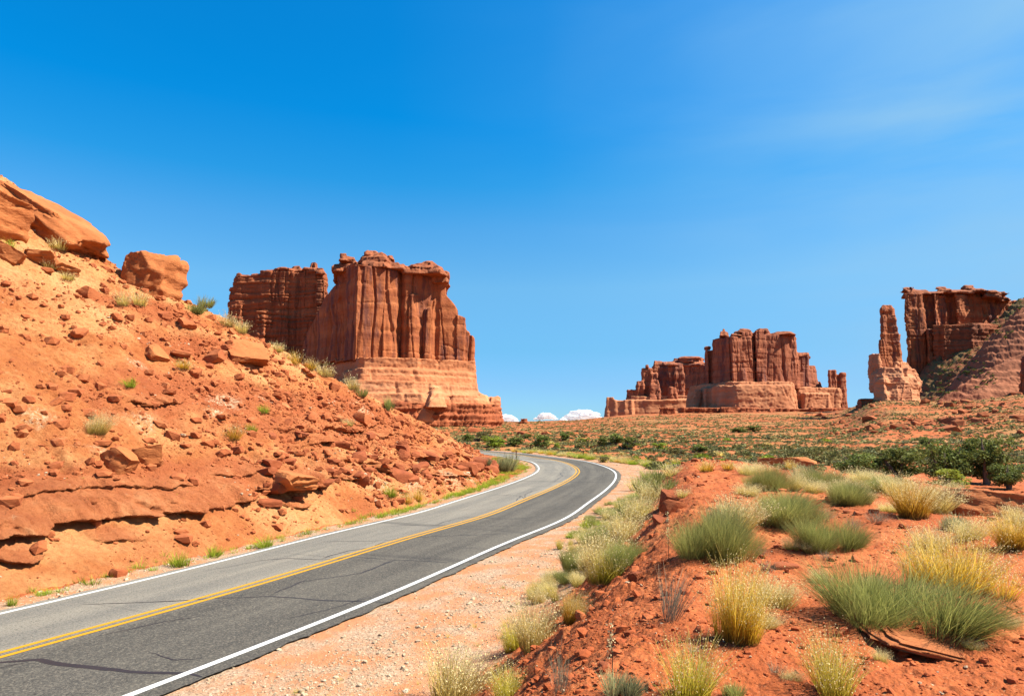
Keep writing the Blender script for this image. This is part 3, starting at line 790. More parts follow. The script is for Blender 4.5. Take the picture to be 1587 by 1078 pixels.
class Butte:
    def __init__(s, D): s.D = D; s.v = []; s.q = []; s.t = []; s.n = 0; s.seed = 0
    def X(s, px, dd): return (px - CX) / F * (s.D + dd)
    def Z(s, py, dd): return H + (HORIZON - py) / F * (s.D + dd)
    def poly(s, pts, ytop, ybot, taper=0.92, lean=(0, 0), rings=5, jit=0.03, bulge=0.0, ref=None, cut=0.07):
        """pts: (photo column, depth offset in metres)"""
        dmin = min(p[1] for p in pts) if ref is None else ref
        s.seed += 1
        yt = ytop if isinstance(ytop, (tuple, list)) else (ytop, ytop)
        z0, z1 = s.Z(ybot, dmin), s.Z(min(yt), dmin)
        V, q, t = prism([(s.X(a_, d), s.D + d) for a_, d in pts], z0, z1, taper, rings, jit, s.seed + int(s.D) * 31, lean, bulge, cut)
        if yt[0] != yt[1]:                                           # a top that slopes across the photograph
            xs = [s.X(p[0], p[1]) for p in pts]; f_ = np.clip((V[:, 0] - min(xs)) / (max(xs) - min(xs)), 0, 1)
            zt = s.Z(yt[0], dmin) * (1 - f_) + s.Z(yt[1], dmin) * f_
            V[:, 2] = z0 + (V[:, 2] - z0) * (zt - z0) / (z1 - z0)
        s.v.append(V); s.q.append(q + s.n); s.t.append(t + s.n); s.n += len(V)
    def box(s, x0, x1, ytop, ybot, dn, df, taper=0.92, **k):
        s.poly([(x0, dn), (x1, dn), (x1, df), (x0, df)], ytop, ybot, taper, **k)
    def slab(s, x0, x1, ytop, ybot, dn, df, **k):
        k.setdefault('rings', 3); k.setdefault('bulge', 0.05); k.setdefault('jit', 0.07); k.setdefault('cut', 0.12)
        s.poly([(x0, dn), (x1, dn), (x1, df), (x0, df)], ytop, ybot, 0.8, **k)
    def build(s, name, mat, parent, voxel, disp, smooth=0):
        me = mesh(name, np.vstack(s.v), [np.vstack(s.q), np.vstack(s.t)])
        o = link(name, me, None)
        md = o.modifiers.new('r', 'REMESH'); md.mode = 'VOXEL'; md.voxel_size = voxel; md.use_smooth_shade = True
        if smooth:
            m2 = o.modifiers.new('s', 'SMOOTH'); m2.iterations = smooth; m2.factor = 0.5
        dg = bpy.context.evaluated_depsgraph_get(); ev = o.evaluated_get(dg)
        m2 = bpy.data.meshes.new_from_object(ev, depsgraph=dg)
        o.modifiers.clear(); old = o.data; o.data = m2; bpy.data.meshes.remove(old); m2.name = name
        V = vco(m2); N = vnormals(m2)
        V = disp(V, N)
        m2.vertices.foreach_set('co', np.ascontiguousarray(V, f32).ravel()); m2.update()
        m2.polygons.foreach_set('use_smooth', np.ones(len(m2.polygons), bool))
        if not m2.materials: m2.materials.append(mat)
        if parent is not None:
            o.parent = parent; m2.transform(Matrix.Translation(-parent.location))
        print(name, len(m2.vertices))
        return o

def cliff_disp(seed, f=0.05, A=2.2, crack=1.6, bed=0.8, bedf=0.22, fine=0.35, blocky=0.0):
    def fn(V, N):
        x, y, z = V.T
        w = 3 * fbm3(x * f * 0.6, y * f * 0.6, z * f * 0.6, 2, seed + 9)
        n_ = fbm3(x * f * 1.3, y * f * 1.3, z * f * 0.13, 3, seed, 0.55)
        q_ = n_ * 3.2; fl = np.floor(q_); q_ = (fl + sstep(0.42, 0.58, q_ - fl)) / 3.2          # flat panels with sharp edges
        d = A * (1.5 * q_ + 0.25 * n_)
        n_ = fbm3(x * f * 3.5, y * f * 3.5, z * f * 0.8, 3, seed + 4, 0.55)
        q_ = n_ * 2.5; fl = np.floor(q_); q_ = (fl + sstep(0.43, 0.57, q_ - fl)) / 2.5
        d += 0.45 * A * q_
        c = np.abs(noise3((x + w) * f * 1.5, (y + w) * f * 1.5, z * f * 0.09, seed + 20))
        d -= crack * np.clip(1 - c / 0.032, 0, 1)
        c = np.abs(noise3((x - w) * f * 4.0, (y + w) * f * 4.0, z * f * 0.25, seed + 25))
        d -= 0.75 * crack * np.clip(1 - c / 0.055, 0, 1) * (noise3(x * f, y * f, z * f, seed + 26) > -0.05)
        b = noise3(x * 0.012, y * 0.012, z * bedf, seed + 30) + 0.5 * noise3(x * 0.03, y * 0.03, z * bedf * 2.7, seed + 31)
        d += bed * np.tanh(5 * b) * 0.6
        c = np.abs(noise3(x * 0.015, y * 0.015, z * bedf * 1.5, seed + 33))
        d -= bed * 0.9 * np.clip(1 - c / 0.07, 0, 1) * (noise3(x * f, y * f, z * f * 0.7, seed + 34) > -0.1)
        if blocky:
            q = np.abs(noise3(x * 0.01, y * 0.01, (z + 0.3 * w) * bedf * 1.8, seed + 40)); d -= blocky * np.clip(1 - q / 0.12, 0, 1)
        d += fine * fbm3(x * f * 6, y * f * 6, z * f * 4, 4, seed + 50, 0.6)
        hz = np.sqrt(np.clip(1 - N[:, 2]**2, 0, 1))
        return V + N * (d * (0.3 + 0.7 * hz))[:, None]
    return fn
def slick_disp(seed, A=1.2, f=0.04, fine=0.25, band=0.5, bedf=0.15):
    def fn(V, N):
        x, y, z = V.T
        b_ = noise3(x * 0.006, y * 0.006, z * bedf, seed + 3) + 0.6 * noise3(x * 0.02, y * 0.02, z * bedf * 2.6, seed + 4)
        d = A * fbm3(x * f, y * f, z * f, 3, seed) + band * np.tanh(6 * b_) + fine * fbm3(x * f * 7, y * f * 7, z * f * 9, 5, seed + 6, 0.66)
        c = np.abs(noise3(x * 0.012, y * 0.012, z * bedf * 1.2, seed + 12)); d -= 1.2 * band * np.clip(1 - c / 0.06, 0, 1)
        c = np.abs(noise3(x * f * 1.3, y * f * 1.3, z * f * 0.3, seed + 8)); d -= 1.4 * fine * np.clip(1 - c / 0.06, 0, 1)
        return V + N * d[:, None]
    return fn

# --- the tall butte behind the roadside slope
D = 380
root = empty('sandstone_butte', (at(620, 655, D)[0], D + 20, 5))
tag(root, 'largest sheer-walled red butte standing behind the roadside slope', 'butte')
fd_ = lambda px: -22 + (px - 548) * 0.17
b = Butte(D)
b.poly([(546, -23), (614, -10), (614, 40), (546, 40)], (401, 407), 558, 0.98, jit=0.005, cut=0.04)
b.poly([(600, -7), (634, -3), (634, 45), (600, 45)], 406, 562, 1.0, jit=0.01)
b.poly([(621, -9), (692, 3), (690, 45), (621, 45)], (408, 414), 564, 0.97, jit=0.006, cut=0.05)
b.poly([(681, 1), (709, 4), (708, 50), (681, 50)], (424, 478), 566, 0.95, jit=0.01)
b.poly([(697, 3), (737, 9), (735, 50), (697, 50)], (478, 522), 569, 0.96, jit=0.01, cut=0.05)
b.poly([(706, 2.5), (721, 5), (721, 40), (706, 40)], (484, 490), 568, 0.93)
b.poly([(590, -16.5), (613, -12), (613, 30), (592, 30)], (455, 440), 560, 0.92, jit=0.015)
b.poly([(602, -14), (616, -10), (616, 5), (602, 5)], 505, 562, 0.55)
b.poly([(631, -11), (648, -8), (648, 10), (631, 10)], (455, 450), 562, 0.75)
b.poly([(655, -7), (668, -5), (668, 10), (655, 10)], (480, 470), 564, 0.8)
# shaded flank going back to the left
b.poly([(517, 4), (550, -20), (552, 40), (519, 45)], (402, 398), 556, 0.97, jit=0.01)
b.poly([(497, 18), (524, -1), (524, 45), (497, 50)], (462, 428), 558, 0.95, jit=0.01)
b.poly([(466, 48), (502, 14), (504, 60), (466, 66)], (535, 452), 562, 0.97, jit=0.01)
b.poly([(494, 20), (508, 8), (508, 30), (494, 30)], 500, 560, 0.6)
b.build('cliff', MAT_CLIFF, root, 0.42, cliff_disp(3, 0.030, 0.9, 1.7, 0.42, 0.09, 0.34))
b = Butte(D)
rgx = np.random.default_rng(5)
for x0, x1, yt, yb, dn, df in [(515, 578, 398, 410, -6, 36), (512, 550, 404, 418, -2, 34), (521, 531, 388, 394, 0, 10), (519, 545, 392, 401, -2, 26), (545, 605, 388, 399, -14, 32), (556, 597, 384, 391, -10, 28), (560, 580, 382.5, 388, -8, 10), (582, 604, 390, 397, -8, 20),
                               (549, 618, 397, 411, -15, 30), (596, 620, 404, 414, -12, 28), (610, 626, 405, 413, 4, 30), (618, 681, 409, 421, -8, 36), (620, 662, 404, 411, -6, 30), (632, 679, 405, 413, -5, 34), (638, 676, 401, 407, -3, 30), (652, 668, 400, 404, 0, 12), (625, 689, 419, 434, -3, 30), (676, 694, 414, 424, 0, 30), (678, 692, 424, 440, 1, 32)]:
    b.slab(x0, x1, yt, yb, dn, df)
b.build('caprock', MAT_CAP, root, 0.5, cliff_disp(13, 0.10, 0.7, 0.4, 0.35, 0.35, 0.3))
b = Butte(D)
b.poly([(455, 55), (530, -2), (556, -28), (648, -18), (738, 0), (740, 60), (455, 75)], 554, 640, 0.985, jit=0.008, ref=-22, cut=0.04)
b.poly([(440, 55), (520, 0), (552, -38), (648, -28), (742, -6), (744, 60), (440, 75)], 572, 645, 0.93, jit=0.008, ref=-24, cut=0.04)
b.poly([(430, 55), (510, -8), (545, -48), (650, -37), (748, -11), (750, 60), (430, 75)], 592, 650, 0.93, jit=0.008, ref=-26, cut=0.04)
b.poly([(420, 55), (505, -12), (542, -54), (651, -43), (752, -16), (754, 60), (430, 75)], 612, 655, 0.95, jit=0.008, ref=-26, cut=0.04)
b.poly([(655, -50), (696, -43), (696, -10), (655, -10)], 596, 630, 0.35, jit=0.06, cut=0.2)
b.poly([(738, -20), (772, -8), (772, 30), (738, 30)], (604, 618), 632, 0.7, jit=0.05)
b.poly([(757, -14), (777, -8), (777, 30), (757, 30)], 613, 640, 0.75, jit=0.05)
b.build('pedestal', MAT_SLICK, root, 0.6, slick_disp(23, 1.0, 0.05, 0.5, 0.22, 0.20), smooth=1)
b = Butte(D)
b.poly([(420, 40), (500, -12), (540, -52), (652, -43), (755, -22), (778, -10), (779, 60), (420, 75)], 625, 668, 0.985, jit=0.008, ref=-30, rings=9)
b.build('ledge_band', MAT_BAND, root, 0.8, cliff_disp(33, 0.09, 0.9, 1.1, 0.9, 0.55, 0.3, 0.9))

# --- lower butte further back on the left
D = 470
root = empty('sandstone_butte', (at(430, 560, D)[0], D + 20, 20))
tag(root, 'lower blocky butte with a stepped top, partly behind the largest butte', 'butte')
b = Butte(D)
for x0, x1, yt, dn, df, tp in [(348, 376, 442, 3, 40, 0.97), (357, 408, 424, 1, 42, 0.98), (396, 450, 415, 0, 42, 0.98), (440, 499, 418, -2, 42, 0.97), (462, 497, 411, -4, 36, 0.95), (420, 446, 411, -1, 42, 0.98), (484, 499, 430, -8, 30, 0.95), (351, 372, 470, -3, 20, 0.9), (390, 408, 480, -4, 20, 0.85), (428, 446, 490, -4, 20, 0.85)]:
    b.box(x0, x1, yt, 590, dn, df, tp, jit=0.02)
b.build('cliff', MAT_BEDDED, root, 0.55, cliff_disp(43, 0.05, 1.2, 1.2, 0.8, 0.20, 0.4, 1.3))
b = Butte(D)
for x0, x1, yt, yb, dn, df in [(357, 366, 420, 427, 2, 12), (362, 384, 421, 428, 4, 30), (380, 402, 420, 425, 2, 30), (400, 428, 416, 421, 2, 30), (404, 424, 413.5, 418, 4, 28), (422, 448, 409, 414, 0, 30), (442, 466, 411, 418, 2, 30), (446, 460, 406.5, 412, 4, 16), (464, 488, 408, 414, -3, 30), (474, 484, 401, 409, 0, 10), (470, 492, 409, 418, -4, 24), (484, 496, 413, 422, -6, 24)]:
    b.slab(x0, x1, yt, yb, dn, df)
b.build('caprock', MAT_CAP, root, 0.6, cliff_disp(53, 0.1, 0.6, 0.3, 0.3, 0.3, 0.3))

# --- the wide butte in the middle distance
D = 780
root = empty('sandstone_butte', (at(1160, 632, D)[0], D + 20, 24))
tag(root, 'wide fluted butte with a deep central cleft standing on the plain', 'butte')
b = Butte(D)
for pts, yt, tp in [([(1133, -31), (1171, -26), (1171, 40), (1133, 40)], 521, 0.97), ([(1104, 2), (1136, -30), (1138, 40), (1106, 50)], 520, 0.92), ([(1092, 20), (1110, -2), (1112, 55), (1094, 55)], 540, 0.9),
                    ([(1072, 40), (1098, 14), (1100, 60), (1074, 66)], 566, 0.88), ([(1062, 55), (1078, 38), (1080, 70), (1064, 72)], 580, 0.9), ([(1150, -29), (1170, -27), (1170, 40), (1150, 40)], 513, 0.90),
                    ([(1163, -14), (1180, -12), (1180, 40), (1163, 40)], 526, 0.95), ([(1173, -27), (1238, -14), (1238, 45), (1173, 45)], 517, 0.96), ([(1173, -27), (1196, -23), (1196, 40), (1174, 40)], 511, 0.95),
                    ([(1180, -30), (1190, -28), (1190, 0), (1180, 0)], 562, 0.6), ([(1148, -33), (1158, -32), (1158, 0), (1148, 0)], 548, 0.5), ([(1210, -23), (1224, -20), (1224, 0), (1210, 0)], 535, 0.7),
                    ([(1232, -8), (1256, -2), (1256, 50), (1234, 50)], 546, 0.9), ([(1246, 0), (1268, 4), (1266, 50), (1248, 50)], 565, 0.75), ([(1256, 2), (1275, 6), (1274, 50), (1258, 50)], 590, 0.7), ([(1094, 10), (1099, 6), (1099, 14), (1094, 18)], 536, 0.8)]:
    b.poly(pts, yt, 602, tp, jit=0.015)
b.build('cliff', MAT_FAR, root, 0.7, cliff_disp(63, 0.030, 1.4, 1.9, 0.55, 0.09, 0.5))
b = Butte(D)
for x0, x1, yt, yb, dn, df in [(1122, 1127, 508, 513, -14, -8), (1118, 1131, 512, 520, -18, 8), (1134, 1150, 515, 520, -28, 20), (1142, 1168, 511, 515, -26, 20), (1150, 1167, 508, 512, -22, 10), (1173, 1195, 507, 515, -25, 20), (1194, 1236, 514, 518, -22, 30), (1200, 1232, 512.5, 516, -16, 20), (1234, 1258, 545, 552, -6, 30), (1094, 1103, 536, 541, 8, 20)]:
    b.slab(x0, x1, yt, yb, dn, df)
b.build('caprock', MAT_CAP, root, 0.8, cliff_disp(73, 0.08, 0.6, 0.3, 0.4, 0.3, 0.3))
b = Butte(D)
b.poly([(1062, 50), (1130, -40), (1237, -34), (1240, 60), (1062, 80)], 591, 656, 0.93, jit=0.012, ref=-35)
b.poly([(1078, 20), (1112, -40), (1140, -54), (1234, -48), (1236, 30), (1080, 40)], 597, 656, 0.86, jit=0.015, ref=-40)
b.poly([(1230, -20), (1306, -8), (1306, 60), (1230, 60)], 600, 652, 0.94, jit=0.015)
b.poly([(1238, -32), (1290, -22), (1290, 20), (1238, 20)], 609, 656, 0.85, jit=0.015)
for x0, x1, yt, dn in [(1074, 1090, 604, 0), (1088, 1104, 600, -16), (1102, 1122, 598, -34)]:
    b.box(x0, x1, yt, 656, dn, dn + 40, 0.75, jit=0.05)
b.build('pedestal', MAT_FARSLICK, root, 1.1, slick_disp(83, 1.6, 0.05, 0.7, 0.3, 0.12), smooth=3)
b = Butte(720)
rgx = np.random.default_rng(8)
x_ = 1052
while x_ < 1345:
    w_ = rgx.uniform(14, 46); d_ = rgx.uniform(-8, 6)
    b.box(x_ - 2, x_ + w_ + 2, 632 + rgx.uniform(-1.5, 1.5), 652, d_, d_ + 40, 0.97, jit=0.03); x_ += w_
lg = b.build('rim_ledge', MAT_BAND, None, 0.9, cliff_disp(88, 0.10, 0.8, 1.0, 1.0, 0.5, 0.4, 1.0))
tag(lg, 'long thin dark-edged ledge running along the plain under the wide fluted butte', 'rock ledge')
b = Butte(D)
b.poly([(1284, -6), (1297, -5), (1297, 12), (1284, 12)], 573, 652, 0.93, jit=0.03)
b.poly([(1294, -4), (1305, -3), (1305, 12), (1294, 12)], 580, 652, 0.95, jit=0.03)
b.poly([(1302, -5), (1311, -4), (1311, 12), (1302, 12)], 577, 652, 0.95, jit=0.03)
fin = b.build('rock_fin', MAT_FAR, None, 0.8, cliff_disp(93, 0.07, 0.8, 1.2, 0.4, 0.2, 0.3))
fin.name = 'rock_fin'
tag(fin, 'narrow upright dark rock fin with a notched top beside the wide fluted butte', 'rock fin')

# --- low stepped butte behind it on the left
D = 960
root = empty('sandstone_butte', (at(1020, 632, D)[0], D + 20, 24))
tag(root, 'distant stepped butte trailing off low behind the wide fluted butte', 'butte')
b = Butte(D)
for x0, x1, yt, dn, df, tp in [(993, 1014, 570, -4, 40, 0.75), (1006, 1022, 578, -8, 30, 0.7), (1012, 1040, 567, 4, 60, 0.95), (1030, 1062, 566, 0, 60, 0.97), (1055, 1100, 562, 6, 60, 0.97), (986, 1000, 590, -6, 20, 0.8), (970, 990, 604, -6, 30, 0.7), (1004, 1026, 588, -16, 20, 0.6), (1036, 1050, 600, -18, 0, 0.6)]:
    b.box(x0, x1, yt, 626, dn, df, tp, jit=0.03)
b.build('cliff', MAT_FAR, root, 1.2, cliff_disp(103, 0.05, 1.6, 2.0, 0.8, 0.12, 0.5))
b = Butte(D)
for x0, x1, yt, yb, dn, df in [(1001, 1006, 565, 570, 0, 8), (1014, 1030, 559, 567, 4, 40), (1026, 1046, 560, 566, 4, 40), (1044, 1092, 554, 561, 6, 50), (1052, 1090, 552, 556, 8, 50), (1030, 1096, 562, 567, 0, 50)]:
    b.slab(x0, x1, yt, yb, dn, df)
b.build('caprock', MAT_FAR, root, 1.0, cliff_disp(113, 0.07, 0.7, 0.3, 0.5, 0.2, 0.4))
b = Butte(D)
b.poly([(936, -28), (1000, -34), (1075, -30), (1100, 60), (936, 40)], 619, 662, 0.93, jit=0.012)
b.poly([(975, -14), (1085, -14), (1100, 60), (975, 40)], 613, 662, 0.95, jit=0.012)
for x0, x1, yt, dn in [(938, 952, 615, -34), (948, 958, 619, -36), (958, 972, 620, -36), (966, 981, 618, -38)]:
    b.box(x0, x1, yt, 662, dn, dn + 30, 0.85, jit=0.04)
b.build('pedestal', MAT_FARSLICK, root, 1.3, slick_disp(123, 1.4, 0.05, 0.4, 0.5, 0.1), smooth=2)

# --- small square block of rock on its own cone, and the knob beside the big butte
D = 600
root = empty('rock_stack', (at(1033, 640, D)[0], D, at(1033, 650, D)[2]))
tag(root, 'small square rock stack on a red base below the distant stepped butte', 'rock stack')
b = Butte(D)
b.box(1021, 1034, 631, 646, -4, 6, 0.97, jit=0.03); b.box(1032, 1046, 632, 646, -4, 6, 0.97, jit=0.03)
b.build('block', MAT_BAND, root, 0.35, cliff_disp(133, 0.2, 0.3, 0.6, 0.5, 0.5, 0.15, 0.6))
b = Butte(D)
b.box(1016, 1052, 645, 662, -12, 14, 0.78, jit=0.02)
b.build('base', MAT_BAND, root, 0.5, cliff_disp(143, 0.12, 0.5, 0.2, 0.4, 0.5, 0.3))
D = 470
b = Butte(D)
for x0, x1, yt, dn in [(801, 812, 654, 0), (806, 818, 649, -2), (812, 822, 655, 0), (803, 822, 659, -3)]:
    b.box(x0, x1, yt, 668, dn, dn + 8, 0.75, jit=0.05)
k_ = b.build('rock_hummock', MAT_BAND, None, 0.3, cliff_disp(153, 0.22, 0.5, 0.6, 0.4, 0.5, 0.2))
tag(k_, 'small lumpy rock knob on the plain just right of the largest butte', 'rock knob')

# --- right: spire, mesa and its slopes
D = 445
root = empty('rock_spire', (at(1384, 615, D)[0], D, 25))
tag(root, 'slender rock spire rising from a bulging pale base', 'rock spire')
b = Butte(D)
b.poly([(1362, -9), (1400, -7), (1401, 10), (1363, 10)], 515, 575, 0.74, jit=0.03, lean=(1.2, 0))
b.poly([(1367, -7), (1397, -6), (1397, 8), (1368, 8)], 486, 560, 0.70, jit=0.03, lean=(0.5, 0))
b.poly([(1371, -5), (1394, -4), (1394, 6), (1372, 6)], 474, 512, 0.80, jit=0.03)
b.poly([(1373, -5), (1391, -4), (1391, 5), (1374, 5)], 470, 482, 0.72, jit=0.03, bulge=0.12)
b.poly([(1364, -10), (1378, -9), (1378, 0), (1364, 0)], 525, 570, 0.45, jit=0.03)
b.build('pillar', MAT_CLIFF, root, 0.38, cliff_disp(163, 0.08, 0.6, 0.7, 0.35, 0.2, 0.3))
b = Butte(D)
b.poly([(1344, -30), (1400, -38), (1428, -26), (1428, 16), (1346, 16)], 592, 655, 0.84, jit=0.03, cut=0.2)
b.poly([(1348, -22), (1400, -28), (1425, -16), (1424, 16), (1348, 16)], 568, 606, 0.74, jit=0.04, cut=0.25, bulge=0.05)
b.poly([(1349, -14), (1373, -16), (1373, 10), (1350, 10)], 546, 600, 0.78, jit=0.06, cut=0.2)
b.poly([(1374, -16), (1418, -10), (1420, 14), (1374, 14)], 558, 596, 0.50, jit=0.05, cut=0.25, bulge=0.08)
b.poly([(1346, -34), (1384, -40), (1384, -6), (1346, -6)], 580, 655, 0.55, jit=0.06, cut=0.25, bulge=0.08)
b.poly([(1382, -38), (1424, -30), (1424, -6), (1382, -6)], 582, 655, 0.55, jit=0.06, cut=0.25, bulge=0.08)
b.build('base', MAT_FARSLICK, root, 0.5, slick_disp(173, 0.9, 0.10, 0.4, 0.3, 0.12), smooth=4)
b = Butte(D)
b.poly([(1326, -26), (1402, -26), (1402, 24), (1326, 24)], 617, 660, 0.97, jit=0.02)
b.build('ledge', MAT_BAND, root, 0.6, cliff_disp(178, 0.12, 0.6, 0.6, 0.8, 0.5, 0.3, 0.6))

D = 560
root = empty('mesa', (at(1490, 560, D)[0], D + 20, 40))
tag(root, 'dark sheer mesa with thin overhanging cap slabs above a bushy slope', 'mesa')
b = Butte(D)
for pts, yt, tp in [([(1411, -16), (1440, -14), (1440, 50), (1413, 50)], 452, 0.99), ([(1436, -8), (1462, -10), (1462, 50), (1436, 50)], 452, 0.98), ([(1457, -14), (1478, -10), (1478, 50), (1457, 50)], 453, 0.98), ([(1474, -2), (1494, -6), (1494, 50), (1474, 50)], 452, 0.97),
                    ([(1489, -12), (1512, -6), (1512, 50), (1489, 50)], 452, 0.97), ([(1506, -4), (1536, -2), (1536, 50), (1506, 50)], 452, 0.97), ([(1528, -6), (1556, 0), (1556, 50), (1528, 50)], 456, 0.95), ([(1548, 0), (1590, 6), (1590, 50), (1548, 50)], 462, 0.95), ([(1443, -24), (1452, -22), (1452, 0), (1443, 0)], 508, 0.8)]:
    b.poly(pts, yt, 590, tp, jit=0.02)
b.build('cliff', MAT_CLIFF, root, 0.6, cliff_disp(183, 0.045, 1.4, 1.6, 0.8, 0.14, 0.5))
b = Butte(D)
for x0, x1, yt, yb, dn, df in [(1412, 1442, 444, 453, -14, 30), (1412, 1427, 440, 446, -12, 20), (1414, 1434, 442, 448, -12, 24), (1440, 1476, 447, 453, -12, 30), (1460, 1488, 443, 450, -12, 30), (1464, 1482, 440.5, 445, -8, 18), (1478, 1522, 445, 452, -12, 30), (1504, 1541, 444, 449, -10, 30), (1506, 1520, 439, 446, -6, 16), (1538, 1571, 447, 452, -10, 30), (1530, 1566, 450, 459, -10, 30), (1560, 1577, 458, 464, -4, 20)]:
    b.slab(x0, x1, yt, yb, dn, df)
b.build('cap_slabs', MAT_CAP, root, 0.6, cliff_disp(193, 0.09, 0.6, 0.3, 0.5, 0.3, 0.3))
b = Butte(D)
b.poly([(1456, -34), (1500, -40), (1545, -40), (1600, -30), (1600, 20), (1450, 10)], 498, 600, 0.80, jit=0.03)
b.poly([(1448, -26), (1475, -34), (1500, -20), (1450, 0)], 500, 600, 0.8, jit=0.04)
b.build('lower_ledges', MAT_BEDDED, root, 0.9, cliff_disp(203, 0.06, 1.3, 0.8, 1.2, 0.22, 0.5, 1.0))

def heap(name, mat, D, prof, depth_n, depth_f, y_base, seed, rough=1.0, N_=(420, 260), attrs=None, ridge=0.45, ledges=False, pw=0.85):
    """a long hill: crest given by photo columns and rows, sloping down to the near and the far side"""
    px = np.linspace(prof[0][0], prof[-1][0], N_[0]); yt = np.interp(px, [q[0] for q in prof], [q[1] for q in prof])
    k = np.exp(-np.linspace(-2, 2, 15)**2); k /= k.sum(); yt = np.convolve(np.pad(yt, 7, 'edge'), k, 'valid')
    t = np.linspace(0, 1, N_[1])
    PX, T = np.meshgrid(px, t, indexing='ij')
    DD = depth_n + (depth_f - depth_n) * T
    zc = (H + (HORIZON - yt) / F * (D + depth_n + (depth_f - depth_n) * ridge))[:, None]
    zb = (H + (HORIZON - y_base) / F * (D + depth_n))
    up = np.where(T < ridge, (T / ridge), 1 - 0.55 * (T - ridge) / (1 - ridge))
    shape = np.where(T < ridge, up**pw, up)
    Zz = zb + (zc - zb) * shape
    Y = D + DD; Xx = (PX - CX) / F * (D + depth_n + (depth_f - depth_n) * ridge)
    rg_ = fbm2(Xx * 0.05, Y * 0.05, 4, seed + 30, 0.6); qz = (Zz + 3 * rg_) / 5.0; fl = np.floor(qz); Zz = Zz * 0.35 + 0.65 * (5.0 * (fl + sstep(0.15, 0.95, qz - fl)) - 3 * rg_) if ledges else Zz
    Zz = Zz + rough * (1.2 * np.abs(fbm2(Xx * 0.16, Y * 0.16, 4, seed + 40, 0.62)) + 2.2 * fbm2(Xx * 0.03, Y * 0.03, 4, seed) + 0.9 * fbm2(Xx * 0.12, Y * 0.12, 4, seed + 9, 0.6)) * np.clip(T * 8, 0, 1)
    Zz[:, -1] = 0; Zz[:, 0] = zb - 6; Zz[0, :] = np.minimum(Zz[0, :], zb - 4)
    me = mesh(name, np.stack([Xx, Y, Zz], -1).reshape(-1, 3), grid_faces(*N_), True)
    if vnormals(me)[:, 2].mean() < 0: me.flip_normals()
    return link(name, me, mat)
tl = M('bushy_talus')
p = tl.pos()
tcol = tl.ramp(tl.noise(p, 0.09, 8, 0.7), [(0.35, (0.28, 0.075, 0.035)), (0.5, (0.36, 0.13, 0.055)), (0.60, (0.22, 0.17, 0.065)), (0.75, (0.44, 0.16, 0.08))])
tcol = tl.mix(tl.rng(tl.noise(p, 0.35, 6, 0.7), 0.55, 0.66, 0, 0.8), tcol, (0.10, 0.10, 0.035))
MAT_TALUS = tl.done(tcol, tl.bump(tl.noise(p, 0.5, 8, 0.75), 0.8, 1.5))
ta = struct(heap('talus_slope', MAT_TALUS, 500, [(1330, 652), (1385, 630), (1412, 606), (1432, 582), (1447, 563), (1475, 540), (1505, 522), (1548, 496), (1592, 462), (1700, 430), (1900, 410)], -110, 110, 640, 301, 1.3, ridge=0.65, ledges=True, pw=1.35), 'slope of brush and broken rock running up under the dark mesa', 'slope')
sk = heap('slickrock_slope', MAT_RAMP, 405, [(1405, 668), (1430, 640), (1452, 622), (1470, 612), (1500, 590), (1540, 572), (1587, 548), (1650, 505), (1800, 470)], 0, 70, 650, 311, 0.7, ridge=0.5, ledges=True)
sk1 = sk
tag(sk, 'lower pinkish slickrock ramp rising to the right edge in front of the bushy slope', 'rock slope')
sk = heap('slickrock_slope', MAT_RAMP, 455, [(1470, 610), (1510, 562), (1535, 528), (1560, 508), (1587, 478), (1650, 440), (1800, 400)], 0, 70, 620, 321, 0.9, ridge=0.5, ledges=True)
tag(sk, 'upper stepped slickrock ramp at the right edge, just below the mesa', 'rock slope')
b = Butte(410)
b.poly([(1665, -20), (1765, -20), (1765, 30), (1665, 30)], 505, 640, 0.8, jit=0.03)
b.poly([(1586, -26), (1640, -30), (1640, 10), (1586, 10)], 548, 640, 0.85, jit=0.03)
ob = b.build('rock_tower', MAT_CLIFF, None, 0.9, cliff_disp(223, 0.06, 1.3, 1.8, 0.6, 0.15, 0.3))
tag(ob, 'dark rock tower cut off by the right edge in front of the slickrock ramps', 'rock tower')

# --- far mesas on the horizon
def far_mesa(name, D, prof, y_base, depth, seed, label):
    o = heap(name, MAT_FAR, D, prof, 0, depth, y_base, seed, 2.0, (300, 60), ridge=0.3)
    return struct(o, label, 'mesa')
far_mesa('far_mesa', 2400, [(300, 656), (600, 654), (780, 655.5), (800, 653), (850, 653.5), (880, 652.5), (930, 654), (1100, 655), (1400, 654), (1700, 652), (2200, 650)], 664, 500, 401, 'low red mesa far off along the horizon')

